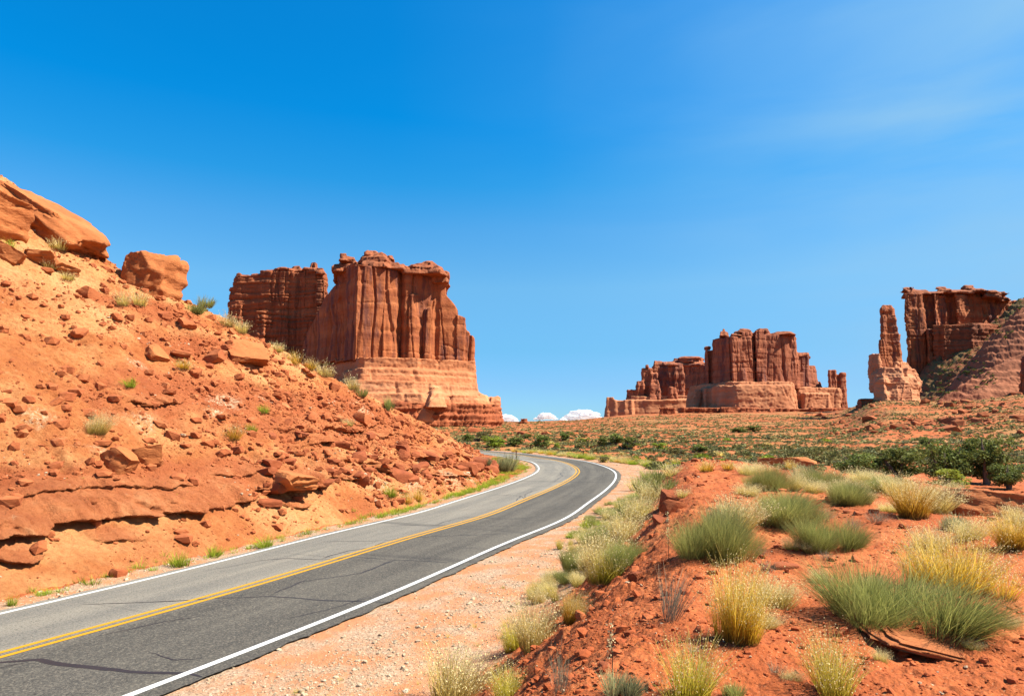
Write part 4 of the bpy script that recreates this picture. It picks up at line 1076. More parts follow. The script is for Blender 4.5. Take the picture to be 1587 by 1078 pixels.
# ---------------------------------------------------------------- small white clouds low over the horizon
def cloud(px0, px1, ytop, ybase, D, seed):
    rg = np.random.default_rng(seed); b = Butte(D)
    w = (px1 - px0) / F * D; hgt = (ybase - ytop) / F * D; cx = ((px0 + px1) / 2 - CX) / F * D; zb = H + (HORIZON - ybase) / F * D
    V, Q = [], []; off = 0
    nu, nv = 14, 9
    for k in range(46):
        t = rg.uniform(-1, 1); r_ = hgt * rg.uniform(0.16, 0.36) * (1 - 0.45 * abs(t))
        e = 1 - abs(t)**1.6
        c = np.array([cx + t * w * 0.46, D + rg.normal(0, 0.12) * w, zb + r_ * 0.5 + max(0, hgt * e - 1.4 * r_) * rg.uniform(0, 1)**0.8])
        th = np.linspace(0, math.pi, nv)[:, None]; ph = np.linspace(0, 2 * math.pi, nu, endpoint=False)[None, :]
        s_ = np.stack([np.sin(th) * np.cos(ph), np.sin(th) * np.sin(ph), np.cos(th) * np.ones_like(ph) * 0.8], -1).reshape(-1, 3)
        V.append(c + s_ * r_ * np.array([2.2, 1.2, 0.75])); Q.append(grid_faces(nv, nu, True) + off); off += len(s_)
    b.v = [np.vstack(V)]; b.q = [np.vstack(Q)]; b.t = [np.zeros((0, 3), int)]
    def dsp(Vv, Nn):
        f = 3.0 / hgt
        return Vv + Nn * (hgt * 0.09 * fbm3(Vv[:, 0] * f, Vv[:, 1] * f, Vv[:, 2] * f, 4, seed, 0.6))[:, None]
    b.t = [np.array([[0, 1, 2]])]
    return b.build('cloud', MAT_CLOUD, None, hgt / 34, dsp, smooth=3)
c1 = cloud(866, 940, 632, 653, 7000, 1); tag(c1, 'largest white cloud low over the horizon beside the distant stepped butte', 'cloud', 'clouds on the horizon')
c2 = cloud(829, 863, 638, 650, 7000, 2); tag(c2, 'small flat white cloud alone in the middle of the horizon gap', 'cloud', 'clouds on the horizon')
c3 = cloud(770, 802, 640, 657, 7200, 3); tag(c3, 'white cloud peeking out beside the foot of the largest butte', 'cloud', 'clouds on the horizon')

# ---------------------------------------------------------------- rocks
import bmesh
def ico(sub):
    bm = bmesh.new(); bmesh.ops.create_icosphere(bm, subdivisions=sub, radius=1.0)
    V = np.array([v.co[:] for v in bm.verts]); Fc = np.array([[v.index for v in f.verts] for f in bm.faces]); bm.free()
    return V, Fc
ICO = {k: ico(k) for k in (1, 2, 3, 4, 5)}
def rock_v(seed, sub=3, planes=14, lo=0.55, hi=0.92, rough=0.05, box=0.35):
    rg = np.random.default_rng(seed)
    V = ICO[sub][0].copy()
    n = rg.normal(size=(planes, 3)); n /= np.linalg.norm(n, axis=1)[:, None]
    ax = np.vstack([np.eye(3), -np.eye(3)]) + rg.normal(0, 0.18, (6, 3)); ax /= np.linalg.norm(ax, axis=1)[:, None]
    n = np.vstack([n, ax]); d = np.r_[rg.uniform(lo, hi, planes), rg.uniform(0.50, 0.72, 6)]
    for _ in range(2):
        for k in range(len(n)):
            q = V @ n[k] - d[k]; V -= np.clip(q, 0, None)[:, None] * n[k]
    if sub >= 3:
        o = seed * 3.7
        nrm = V / np.linalg.norm(V, axis=1)[:, None]
        V = V + nrm * (rough * fbm3(V[:, 0] * 2 + o, V[:, 1] * 2, V[:, 2] * 2, 3 if sub < 5 else 5, seed, 0.6))[:, None]
        lay = noise3(V[:, 0] * 0.4 + o, V[:, 1] * 0.4, V[:, 2] * 5, seed + 3)
        V[:, :2] *= (1 + 0.6 * rough * np.tanh(4 * lay))[:, None]
        if sub >= 4:
            q = fbm3(V[:, 0] * 2.2 + o, V[:, 1] * 2.2, V[:, 2] * 2.8, 3, seed + 6) * 3; fl = np.floor(q); q = fl + sstep(0.40, 0.60, q - fl)
            ck = np.abs(noise3(V[:, 0] * 1.5 + o, V[:, 1] * 1.5, V[:, 2] * 2.0, seed + 8)); V = V + nrm * (0.45 * rough * q / 3 - 0.9 * rough * np.clip(1 - ck / 0.05, 0, 1))[:, None]
    V /= np.abs(V).max(0)
    return V
def rock_obj(name, seed, mat, sub=3, smooth=False, **k):
    V = rock_v(seed, sub, **k)
    me = mesh(name, V, ICO[sub][1], True)
    if sub <= 4 and not smooth:
        me.set_sharp_from_angle(angle=math.radians(24)) if hasattr(me, 'set_sharp_from_angle') else None
    me.materials.append(mat)
    return me
ROCKS = {
 'rock': [rock_obj('rock', 500 + i, MAT_ROCK, 3) for i in range(9)],
 'dark': [rock_obj('rock', 540 + i, MAT_DARKROCK, 3) for i in range(7)],
 'boulder': [rock_obj('boulder', 560 + i, MAT_BOULDER, 4, rough=0.07) for i in range(5)]}
def add_rock(name, me, px, py, w, h, roll=0.0, yaw=0.0, depth=None, sink=0.25, objs=None, dy=None):
    """a rock centred on a photo point of the ground, w x h photo pixels wide and high"""
    c = cast(px, py + h * 0.25, objs)
    if c is None: return None
    k = c[2] / F
    sx, sz = w / 2 * k, h / 2 * k
    sy = dy if dy else 0.8 * (sx + sz) / 2 * 1.25
    o = bpy.data.objects.new(name, me); COL.objects.link(o)
    o.location = c[0] + Vector((0, sy * 0.25, sz * (0.5 - sink)))
    o.rotation_euler = (0, math.radians(roll), math.radians(yaw)); o.scale = (sx, sy, sz)
    return o
def big(seed, mat=MAT_BOULDER, **k): return rock_obj('boulder', seed, mat, 5, True, **k)
def lab(o, label, cat='boulder', group=None):
    if o is not None: tag(o, label, cat, group)
    return o
lab(add_rock('boulder', big(701, rough=0.08, planes=12, lo=0.66), 70, 333, 180, 76, 36, 0, dy=2.4, sink=0.32), 'huge rounded orange boulder leaning along the top of the roadside slope')
lab(add_rock('boulder', big(702, rough=0.08, planes=10, lo=0.66), -44, 318, 110, 115, 20, 0, dy=2.6, sink=0.0), 'big rounded boulder cut off by the left edge at the top of the slope')
lab(add_rock('boulder', big(703, rough=0.08, planes=10, lo=0.66), 136, 358, 72, 50, 42, 20, dy=1.6, sink=0.1), 'rounded boulder tucked against the downhill end of the huge one')
lab(add_rock('boulder', big(704, planes=10), 100, 362, 62, 28, 30, 10, sink=0.1), 'small boulder resting against the foot of the huge rounded one')
lab(add_rock('boulder', big(705, planes=12, lo=0.6, hi=0.85, rough=0.08), 222, 424, 112, 92, 14, 12, dy=1.7, sink=0.0), 'blocky orange boulder perched alone on the edge of the slope')
for i, (px, py, w, h, rl, lb) in enumerate([
 (56, 392, 70, 28, 12, 'flat tan slab lying below the huge rounded boulder'), (90, 410, 56, 26, 18, 'low rounded rock beside a straw tuft below the flat tan slab'),
 (20, 356, 34, 24, 10, 'grey-pink block under the shaded side of the huge boulder'), (10, 392, 44, 34, 30, 'smooth rock at the left edge below the huge boulder'),
 (135, 455, 36, 24, 20, 'chunky rock on the slope below left of the blocky boulder'), (120, 514, 30, 22, 25, 'angular rock in the middle of the bare upper slope'),
 (236, 546, 44, 26, 35, 'tilted red slab with a dark underside in the middle of the slope'), (330, 550, 26, 36, 50, 'upright red shard standing on the slope'),
 (277, 546, 34, 15, 8, 'flat tan rock between the tilted slab and the upright shard'), (370, 488, 76, 40, 22, 'smooth orange dome at the skyline in front of the lower blocky butte'),
 (372, 540, 120, 30, 30, 'long smooth slab set into the slope below the skyline shrubs'), (285, 500, 32, 20, 25, 'rock with a dark underside near the skyline tufts'),
 (181, 712, 54, 50, 20, 'left one of a pair of smooth red boulders on the slope'), (228, 704, 46, 46, -10, 'right one of a pair of smooth red boulders on the slope'),
 (181, 888, 28, 17, 10, 'pinkish stone lying beside the road edge'), (300, 576, 22, 22, 20, 'squat rock below the upright shard'),
 (440, 742, 96, 34, 4, 'wide dark ledge block jutting out above the road'), (590, 604, 26, 18, 10, 'brown rounded rock at the skyline in front of the largest butte'), (622, 625, 26, 20, 0, 'round orange boulder on the skyline before the pale butte base'), (560, 648, 34, 20, 15, 'dark rock near the skyline above the jumbled ledges')]):
    lab(add_rock('rock', (ROCKS['boulder'] if w > 42 else ROCKS['rock'])[i % 5], px, py, w, h, rl, 30 * (i % 5) - 60), lb, 'rock')
# jumbled ledge slabs along the bend
rg = np.random.default_rng(31)
n_ = 0
for k in range(400):
    px = rg.uniform(395, 765); t = rg.uniform(0, 1) ** 0.8
    top = np.interp(px, [395, 600, 770], [640, 668, 712]); bot = np.interp(px, [395, 600, 770], [785, 745, 728])
    py = top + (bot - top) * t
    dens = 0.5 + 0.5 * noise2(np.array([px * 0.02]), np.array([py * 0.04]), 9)[0] * 1.6
    if rg.uniform() > dens: continue
    w = rg.uniform(9, 30) * (1 + 0.8 * (rg.uniform() < 0.2)); hh = w * rg.uniform(0.3, 0.6)
    o = add_rock('rock', ROCKS['dark'][k % 7], px, py, w, hh, rg.normal(8, 10), rg.uniform(0, 360), sink=0.35)
    lab(o, 'angular dark red slab among the jumbled ledges above the bend', 'rock', 'slabs in the jumbled ledges'); n_ += 1
    if n_ > 95: break
n_ = 0
for k in range(1500):
    px = rg.uniform(0, 690); top = np.interp(px, [q[0] for q in SIL], [q[1] for q in SIL]) + 12
    bot = np.interp(px, [0, 200, 400, 700], [755, 740, 700, 680])
    py = top + (bot - top) * rg.uniform(0, 1) ** 1.5
    if noise2(np.array([px * 0.011]), np.array([py * 0.016]), 5)[0] < rg.uniform(-0.5, 0.35): continue
    w = 5.5 + 7 * rg.pareto(2.6); w = min(w, 26)
    o = add_rock('rock', ROCKS['rock'][k % 9], px, py, w, w * rg.uniform(0.45, 0.85), rg.normal(15, 15), rg.uniform(0, 360), sink=0.25)
    lab(o, 'loose angular red rock lying on the bare roadside slope', 'rock', 'loose rocks on the roadside slope'); n_ += 1
    if n_ >= 115: break

def scatter(name, P, size, mat, seed, variants, squash=0.7, nrm=None, kind='stuff', label=None, cat=None, sink=0.2):
    """one mesh of many small stones"""
    rg = np.random.default_rng(seed); n = len(P)
    vs = variants; which = rg.integers(0, len(vs), n)
    VV, FF, off = [], [], 0
    for w in range(len(vs)):
        i = np.where(which == w)[0]
        if not len(i): continue
        V, Fc = vs[w]
        a_ = rg.uniform(0, 2 * math.pi, len(i)); tx = rg.normal(0, 0.3, len(i))
        sc = size[i][:, None] * rg.uniform(0.65, 1.25, (len(i), 3)) * np.array([1, 1, squash])
        v = V[None] * sc[:, None, :]
        ct, st = np.cos(tx)[:, None], np.sin(tx)[:, None]
        y, z = v[..., 1] * ct - v[..., 2] * st, v[..., 1] * st + v[..., 2] * ct
        ca, sa = np.cos(a_)[:, None], np.sin(a_)[:, None]
        x, y = v[..., 0] * ca - y * sa, v[..., 0] * sa + y * ca
        q = np.stack([x, y, z], -1) + P[i][:, None, :]
        q[..., 2] += (size[i] * (0.5 - sink) * squash)[:, None]
        VV.append(q.reshape(-1, 3)); FF.append((Fc[None] + (np.arange(len(i)) * len(V))[:, None, None]).reshape(-1, Fc.shape[1]) + off); off += len(i) * len(V)
    me = mesh(name, np.vstack(VV), np.vstack(FF), False)
    o = link(name, me, mat)
    tag(o, label, cat, None, kind)
    return o
PEB = [(rock_v(800 + i, 1, 8), ICO[1][1]) for i in range(8)]
# rubble on the roadside slope
rg = np.random.default_rng(41)
front = np.where((HSU[:, 1] > 0.2))[0]
cu_all = np.repeat(HCU, len(HSU) // len(HCU))
ok = front[HSU[front, 1] < cu_all[front] * 1.02]
pick = rg.choice(ok, 110000)
w_ = noise3(HV[pick, 0] * 0.35, HV[pick, 1] * 0.35, HV[pick, 2] * 0.5, 71) + 0.45 * noise3(HV[pick, 0] * 1.1, HV[pick, 1] * 1.1, HV[pick, 2] * 1.4, 72)
rk_ = np.zeros(len(HV), f32); hill.data.attributes['rocky'].data.foreach_get('value', rk_); dp_ = np.zeros(len(HV), f32); hill.data.attributes['deep'].data.foreach_get('value', dp_)
pick = pick[w_ + 0.35 * (rk_ + dp_)[pick] - 1.2 * (rk_[pick] > 0.85) > rg.uniform(-0.25, 0.85, len(pick))][:27000]
scatter('slope_rubble', HV[pick], np.clip(0.016 + 0.030 * rg.pareto(2.0, len(pick)), 0, 0.26), MAT_ROCK, 42, PEB, 0.7, label='loose rubble strewn over the orange roadside slope', cat='rubble')
pk = rg.choice(ok, 9000); n1 = noise3(HV[pk, 0] * 0.5, HV[pk, 1] * 0.5, HV[pk, 2] * 0.7, 88)
pk = pk[n1 > 0.22][:1600]
scatter('pale_chips', HV[pk], np.clip(0.02 + 0.025 * rg.pareto(2.5, len(pk)), 0, 0.13), MAT_PALEROCK, 43, PEB, 0.6, label='scattered pale stone chips on the orange slope', cat='rubble')
# clods and stones on the near bank
def ground_points(n, seed, r0, r1, a0, a1, power=1.0):
    rg = np.random.default_rng(seed)
    r = r0 * (r1 / r0) ** (rg.uniform(0, 1, n) ** power); a_ = np.radians(rg.uniform(a0, a1, n))
    x, y = r * np.sin(a_), r * np.cos(a_)
    z, gv, _ = ground_z(x, y)
    return np.stack([x, y, z], -1), gv, r
P, gv, r_ = ground_points(50000, 51, 2.6, 45, -26, 60)
sd = poly_sd(P[:, :2].astype(f32), MOUND)
k = (gv < 0.4) & (sd < 4.2) & (noise2(P[:, 0] * 0.7, P[:, 1] * 0.7, 90) + 0.5 * (sd > 0) > rg.uniform(-0.6, 0.6, len(P)))
P, r_ = P[k], r_[k]
scatter('soil_clods', P, np.clip((0.007 + 0.007 * rg.pareto(2.2, len(P))) * (0.6 + 0.05 * r_), 0, 0.008 * r_ + 0.008), MAT_CLOD, 52, PEB, 0.65, label='crumbly red clods covering the bank', cat='clods')
pk = rg.choice(len(P), 1100)
scatter('pale_pebbles', P[pk] + rg.normal(0, 0.03, (1100, 3)) * [1, 1, 0], np.clip(0.007 + 0.006 * rg.pareto(2.5, 1100), 0, 0.04) * (0.8 + 0.03 * r_[pk]), MAT_PALEROCK, 53, PEB, 0.6, label='small pale pebbles on the red bank', cat='pebbles')
# gravel on the shoulders
P, gv, r_ = ground_points(120000, 61, 7, 75, -42, 16, 0.9)
s, u = project(P[:, :2]); right = -u - WR(s); left = u - WL(s)
wr_ = (np.exp(-((right - 2.5) / 0.85)**2) * 1.0 + 0.16) * (0.5 + 1.2 * np.clip(noise2(s * 0.35, right * 0.9, 64) + 0.4, 0, 1))
k = (gv > 0.4) & (((right > 0.40) & (rg.uniform(0, 1, len(P)) < wr_)) | ((left > 0.3) & (left < 1.6)))
P, r_ = P[k], r_[k]
scatter('shoulder_gravel', P, np.clip(0.009 + 0.007 * rg.pareto(3, len(P)), 0, 0.045) * (0.8 + 0.02 * r_), MAT_GRAVEL, 62, PEB, 0.7, label='pale gravel along the road shoulder', cat='gravel')
# bank stones that stand out
for i, (px, py, w, h, rl, mt, lb) in enumerate([
 (1218, 876, 42, 14, 4, 'dark', 'dark flat stone lying on bare soil left of the largest green shrub'), (1042, 785, 44, 26, 10, 'rock', 'pale red block near the crest of the bank above the gravel'),
 (1040, 770, 40, 30, -15, 'dark', 'broken dark crust lump at the crest of the bank'), (1022, 806, 30, 14, -20, 'dark', 'flat shaded slab just below the pale red block on the bank'),
 (1452, 1000, 230, 20, 12, 'boulder', 'long low rock ledge poking out below the largest green shrub'), (1546, 852, 12, 9, 0, 'rock', 'small grey-pink stone by the golden tuft at the right edge'),
 (985, 892, 22, 16, 0, 'dark', 'dark clod of crust beside the roadside tussock'), (940, 1032, 26, 14, 0, 'dark', 'dark clod on the bank above the bottom edge'), (900, 952, 22, 12, 10, 'rock', 'pale flat stone on the shaded bank'),
 (1315, 792, 16, 7, 0, 'dark', 'small dark stone among the middle shrubs')]):
    lab(add_rock('rock', ROCKS[mt][i % len(ROCKS[mt])], px, py, w, h, rl, 0 if w > 150 else 40 * i, dy=0.5 if w > 150 else None, sink=0.4 if w > 150 else 0.25), lb, 'rock')
def dome(px, py, w, h, dy, seed, lb, roll=6):
    o = add_rock('boulder', rock_obj('boulder', seed, MAT_BOULDER, 5, True, planes=4, lo=0.85, rough=0.05), px, py, w, h, roll, 0, dy=dy, sink=0.35)
    return lab(o, lb)
dome(1530, 778, 140, 70, 1.2, 721, 'low rounded rock dome beyond the golden tuft near the right edge', 12)
dome(1212, 715, 104, 30, 1.5, 722, 'long flat-topped rock dome at the back of the bank', 4)
# rocks far out on the plain and under the mesa
rg = np.random.default_rng(57)
FARROCK = [rock_obj('rock', 600 + i, MAT_ROCK, 2) for i in range(6)]
for i, (px, py, w, h, lb) in enumerate([(735, 667, 26, 14, 'dark wedge of rock on the plain at the foot of the largest butte'), (815, 672, 26, 14, 'pinkish boulder on the plain below the rock knob'), (848, 672, 18, 10, 'pale boulder on the plain right of the pinkish one'), (907, 674, 14, 7, 'small red boulder on the plain under the horizon cloud'),
                                     (1477, 652, 30, 14, 'largest tilted block on the red slope below the slickrock ramps'), (1350, 648, 26, 12, 'block with a dark side on the red slope below the spire')]):
    lab(add_rock('rock', FARROCK[i % 6], px, py, w, h, 6, 30 * i, objs=(ground,)), lb, 'rock')
n_ = 0
for k in range(300):
    px = rg.uniform(1290, 1600); py = rg.uniform(612, 690) if k % 3 else rg.uniform(640, 664)
    c = cast(px, py, (ground,))
    if c is None or c[2] > 620: continue
    w = 3.5 + 4 * rg.pareto(2.2)
    lab(add_rock('rock', FARROCK[k % 6], px, py, min(w, 20), min(w, 20) * 0.5, rg.normal(0, 8), rg.uniform(0, 360), objs=(ground,)), 'distant red block lying on the slope below the mesa', 'rock', 'blocks on the slope below the mesa'); n_ += 1
    if n_ > 45: break

P, gv, r_ = ground_points(5000, 67, 230, 560, 24, 44)
k = noise2(P[:, 0] * 0.02, P[:, 1] * 0.02, 68) > rg.uniform(-0.2, 0.6, len(P)); P = P[k][:900]
scatter('slope_blocks', P, np.clip(0.35 + 0.4 * rg.pareto(2.2, len(P)), 0, 2.6), MAT_ROCK, 69, PEB, 0.7, label='broken red blocks littering the slope under the mesa', cat='rubble')

# ---------------------------------------------------------------- plants
def blades(n, seed, r0, spread, droop, width, seg=4, hmin=0.55, lean=(0, 0), stiff=1.0, branch=0.0, upw=0.0):
    """n curved ribbons growing from a disc; about one unit tall. returns V, F, tip, shade"""
    rg = np.random.default_rng(seed)
    r = r0 * np.sqrt(rg.uniform(0, 1, n)); ph = rg.uniform(0, 2 * math.pi, n)
    bx, by = r * np.cos(ph), r * np.sin(ph)
    tilt = spread * (0.25 * rg.uniform(0, 1, n) + 0.75 * (r / r0) * rg.uniform(0.5, 1.1, n)) + np.abs(rg.normal(0, 0.06, n))
    ph2 = ph + rg.normal(0, 0.5, n)
    L = rg.uniform(hmin, 1.0, n) * (1 - 0.15 * (r / r0))
    dx, dy, dz = np.sin(tilt) * np.cos(ph2) + lean[0], np.sin(tilt) * np.sin(ph2) + lean[1], np.cos(tilt)
    nn = np.sqrt(dx**2 + dy**2 + dz**2); dx, dy, dz = dx / nn, dy / nn, dz / nn
    bz = branch * rg.uniform(0, 1, n) ** 1.5
    bx = bx + dx * bz * 0.6; by = by + dy * bz * 0.6; bz = bz * 0.75
    L = L * (1 - 0.6 * bz)
    t = np.linspace(0, 1, seg + 1)[None, :]
    cvx, cvy = rg.normal(0, 0.17, n), rg.normal(0, 0.17, n)
    X = bx[:, None] + (dx * L)[:, None] * t + (cvx * L)[:, None] * t**2
    Y = by[:, None] + (dy * L)[:, None] * t + (cvy * L)[:, None] * t**2
    Zz = bz[:, None] + (dz * L)[:, None] * t - (droop * L * rg.uniform(0.3, 1.3, n) * (0.3 + np.sin(tilt)))[:, None] * t**2.2
    a_ = rg.uniform(0, math.pi, n); wx, wy = np.cos(a_), np.sin(a_)
    w = (width * rg.uniform(0.7, 1.3, n))[:, None] * (1 - 0.75 * t)
    A = np.stack([X - wx[:, None] * w, Y - wy[:, None] * w, Zz], -1); B = np.stack([X + wx[:, None] * w, Y + wy[:, None] * w, Zz], -1)
    V = np.stack([A, B], 2).reshape(-1, 3)
    k = seg + 1
    i = np.arange(seg) * 2
    q = np.stack([i, i + 1, i + 3, i + 2], -1)
    Fc = (q[None] + (np.arange(n) * 2 * k)[:, None, None]).reshape(-1, 4)
    hgt = (bz[:, None] * 0.9 + t * (1 - bz[:, None] * 0.6))
    tip = np.repeat(np.clip(hgt, 0, 1)[..., None], 2, 2).reshape(-1)
    shade = np.repeat(rg.uniform(0, 1, n), 2 * k)
    ends = np.stack([X[:, -1], Y[:, -1], Zz[:, -1]], -1); mids = np.stack([X[:, -2], Y[:, -2], Zz[:, -2]], -1)
    return V, Fc, tip, shade, ends, mids
def flecks(P, size, seed, elong=1.8):
    """small leaf quads at points P"""
    rg = np.random.default_rng(seed); n = len(P)
    d = rg.normal(size=(n, 3)); d /= np.linalg.norm(d, axis=1)[:, None]
    e = np.cross(d, rg.normal(size=(n, 3))); e /= np.linalg.norm(e, axis=1)[:, None]
    s_ = (np.asarray(size) * rg.uniform(0.6, 1.3, n))[:, None]
    V = np.stack([P - d * s_ * elong, P + e * s_, P + d * s_ * elong, P - e * s_], 1).reshape(-1, 3)
    return V, np.arange(n * 4).reshape(-1, 4), np.repeat(rg.uniform(0, 1, n), 4)
def grass_proto(name, seed, n, mat, r0=0.16, spread=0.55, droop=0.25, width=0.0035, seeds=0, seed_size=0.005, lean=(0, 0), hmin=0.5, seg=4, seed_mat=None):
    rq = np.random.default_rng(seed + 70); parts = [blades(int(n * w_), seed + 31 * j, r0 * (1, .7, .55)[j], spread, droop, width, seg, hmin, (lean[0] + rq.normal(0, .12), lean[1] + rq.normal(0, .12))) for j, w_ in enumerate((0.6, 0.25, 0.15))]
    out = [[], [], [], [], [], []]; off = 0
    for j, (V, Fc, tip, sh, e, m) in enumerate(parts):
        sc_ = (1, rq.uniform(.6, .85), rq.uniform(.45, .7))[j]; a_ = rq.uniform(0, 6.28); sh_ = np.array([math.cos(a_), math.sin(a_), 0]) * r0 * (0, 1.1, 1.5)[j]
        for k_, q in enumerate((V * sc_ + sh_, Fc + off, tip, sh, e * sc_ + sh_, m * sc_ + sh_)): out[k_].append(q)
        off += len(V)
    V, Fc, tip, sh, ends, mids = [np.concatenate(q) for q in out]; n = len(ends)
    me = mesh(name, V, Fc, True, {'tip': tip, 'shade': sh}); me.materials.append(mat)
    sm_ = None
    if seeds:
        rg = np.random.default_rng(seed + 1)
        i = rg.integers(0, n, seeds); t = rg.uniform(0, 1.1, seeds)[:, None]
        P = mids[i] + (ends[i] - mids[i]) * t + rg.normal(0, 0.035, (seeds, 3))
        v, f_, s2 = flecks(P, seed_size, seed + 2, 1.5)
        sm_ = mesh('seed_heads', v, f_, False, {'tip': np.full(len(v), 0.8), 'shade': s2}); sm_.materials.append(seed_mat or MAT_SEED)
    return me, sm_
def clumps(seed, n, k, R0, r0, spread, droop, width, lean, seg, hmin, branch):
    """a lopsided plant: several tufts of different size growing from one root area"""
    rg = np.random.default_rng(seed + 50); out = [[], [], [], []]; off = 0
    for j in range(k):
        rr = R0 * math.sqrt(rg.uniform(0, 1)); a_ = rg.uniform(0, 2 * math.pi); hh = rg.uniform(0.55, 1.0) * (1 - 0.25 * rr / R0)
        ln = (lean[0] + 0.35 * math.cos(a_) * rr / R0 + rg.normal(0, 0.15), lean[1] + 0.35 * math.sin(a_) * rr / R0 + rg.normal(0, 0.15))
        V, Fc, tip, sh, e, m = blades(int(n / k * rg.uniform(0.5, 1.4)), seed * 13 + j, r0 * rg.uniform(0.7, 1.3), spread, droop, width, seg, hmin, ln, branch=branch)
        V = V * np.array([hh ** 0.5, hh ** 0.5, hh]) + np.array([math.cos(a_) * rr, math.sin(a_) * rr, 0])
        out[0].append(V); out[1].append(Fc + off); out[2].append(tip); out[3].append(np.clip(sh + rg.normal(0, 0.25), 0, 1)); off += len(V)
    return np.vstack(out[0]), np.vstack(out[1]), np.concatenate(out[2]), np.concatenate(out[3])
def shrub_proto(seed, n, mat, r0=0.45, spread=0.75, droop=0.12, width=0.006, lean=(0.25, 0), seg=3, k=9):
    V, Fc, tip, sh = clumps(seed, n, k, r0 * 1.25, r0 * 0.42, spread, droop, width, lean, seg, 0.45, 0.55)
    me = mesh('shrub', V, Fc, True, {'tip': tip, 'shade': sh}); me.materials.append(mat)
    return me
GR = {
 'gold': [grass_proto('bunchgrass', 900 + i, 1000, MAT_GOLD, 0.14, 0.42, 0.18, 0.0034, 2600, 0.0050, (0.10, 0)) for i in range(3)],
 'mound': [grass_proto('bunchgrass', 910 + i, 1500, MAT_GOLD, 0.36, 0.80, 0.30, 0.0036, 4800, 0.0050, (0.15, 0)) for i in range(2)],
 'straw': [grass_proto('bunchgrass', 920 + i, 700, MAT_STRAW, 0.22, 0.60, 0.25, 0.004, 1500, 0.008, (0.1, 0)) for i in range(3)],
 'ygreen': [grass_proto('bunchgrass', 930 + i, 600, MAT_YGREEN, 0.16, 0.50, 0.20, 0.0042, 900, 0.007, (0.05, 0)) for i in range(2)],
 'strawfar': [grass_proto('bunchgrass', 940 + i, 170, MAT_STRAW, 0.28, 0.75, 0.25, 0.011, 240, 0.018, seg=3) for i in range(4)],
 'goldfar': [grass_proto('bunchgrass', 950 + i, 170, MAT_GOLD, 0.24, 0.70, 0.22, 0.011, 200, 0.018, seg=3) for i in range(3)],
 'fresh': [grass_proto('green_tuft', 960 + i, 220, MAT_FRESH, 0.30, 0.75, 0.25, 0.012, seg=3) for i in range(3)],
}
SH = {'eph': [shrub_proto(970 + i, 6200, MAT_EPHEDRA, width=0.0034, k=13) for i in range(3)], 'sage': [shrub_proto(980 + i, 900, MAT_SAGE, 0.35, 0.8, 0.1, 0.013) for i in range(3)],
      'ephfar': [shrub_proto(985 + i, 500, MAT_EPHEDRA, 0.4, 0.8, 0.1, 0.017) for i in range(3)], 'dry': [shrub_proto(990 + i, 160, MAT_DRY, 0.16, 0.6, 0.05, 0.006) for i in range(2)]}
prng = np.random.default_rng(77)
def plant(kind, i, px, py, hpx, wpx, label, cat, group=None, objs=None, name=None):
    """root at photo point (px, py); hpx tall and wpx wide in the photograph"""
    c = cast(px, py, objs)
    if c is None: return None
    k = c[2] / F
    proto = GR.get(kind) or SH.get(kind)
    m_ = proto[i % len(proto)]
    me, sm_ = m_ if isinstance(m_, tuple) else (m_, None)
    o = bpy.data.objects.new(name or me.name.split('.')[0], me); COL.objects.link(o)
    ext = max(0.2, float(me_w(me)))
    sz = hpx * k / me_h(me); sx = wpx * k / ext
    o.location = c[0] - Vector((0, 0, 0.02)); o.scale = (sx, sx, sz); o.rotation_euler = (0, 0, prng.normal(0, 0.35))
    if sm_ is not None:
        d = bpy.data.objects.new('seed_heads', sm_); COL.objects.link(d); d.parent = o; d['kind'] = 'stuff'
    tag(o, label, cat, group)
    return o
_wc = {}
def me_w(me):
    if me.name not in _wc:
        V = vco(me); _wc[me.name] = (np.percentile(V[:, 0], 98.5) - np.percentile(V[:, 0], 1.5), np.percentile(V[:, 2], 99))
    return _wc[me.name][0]
def me_h(me): me_w(me); return _wc[me.name][1]

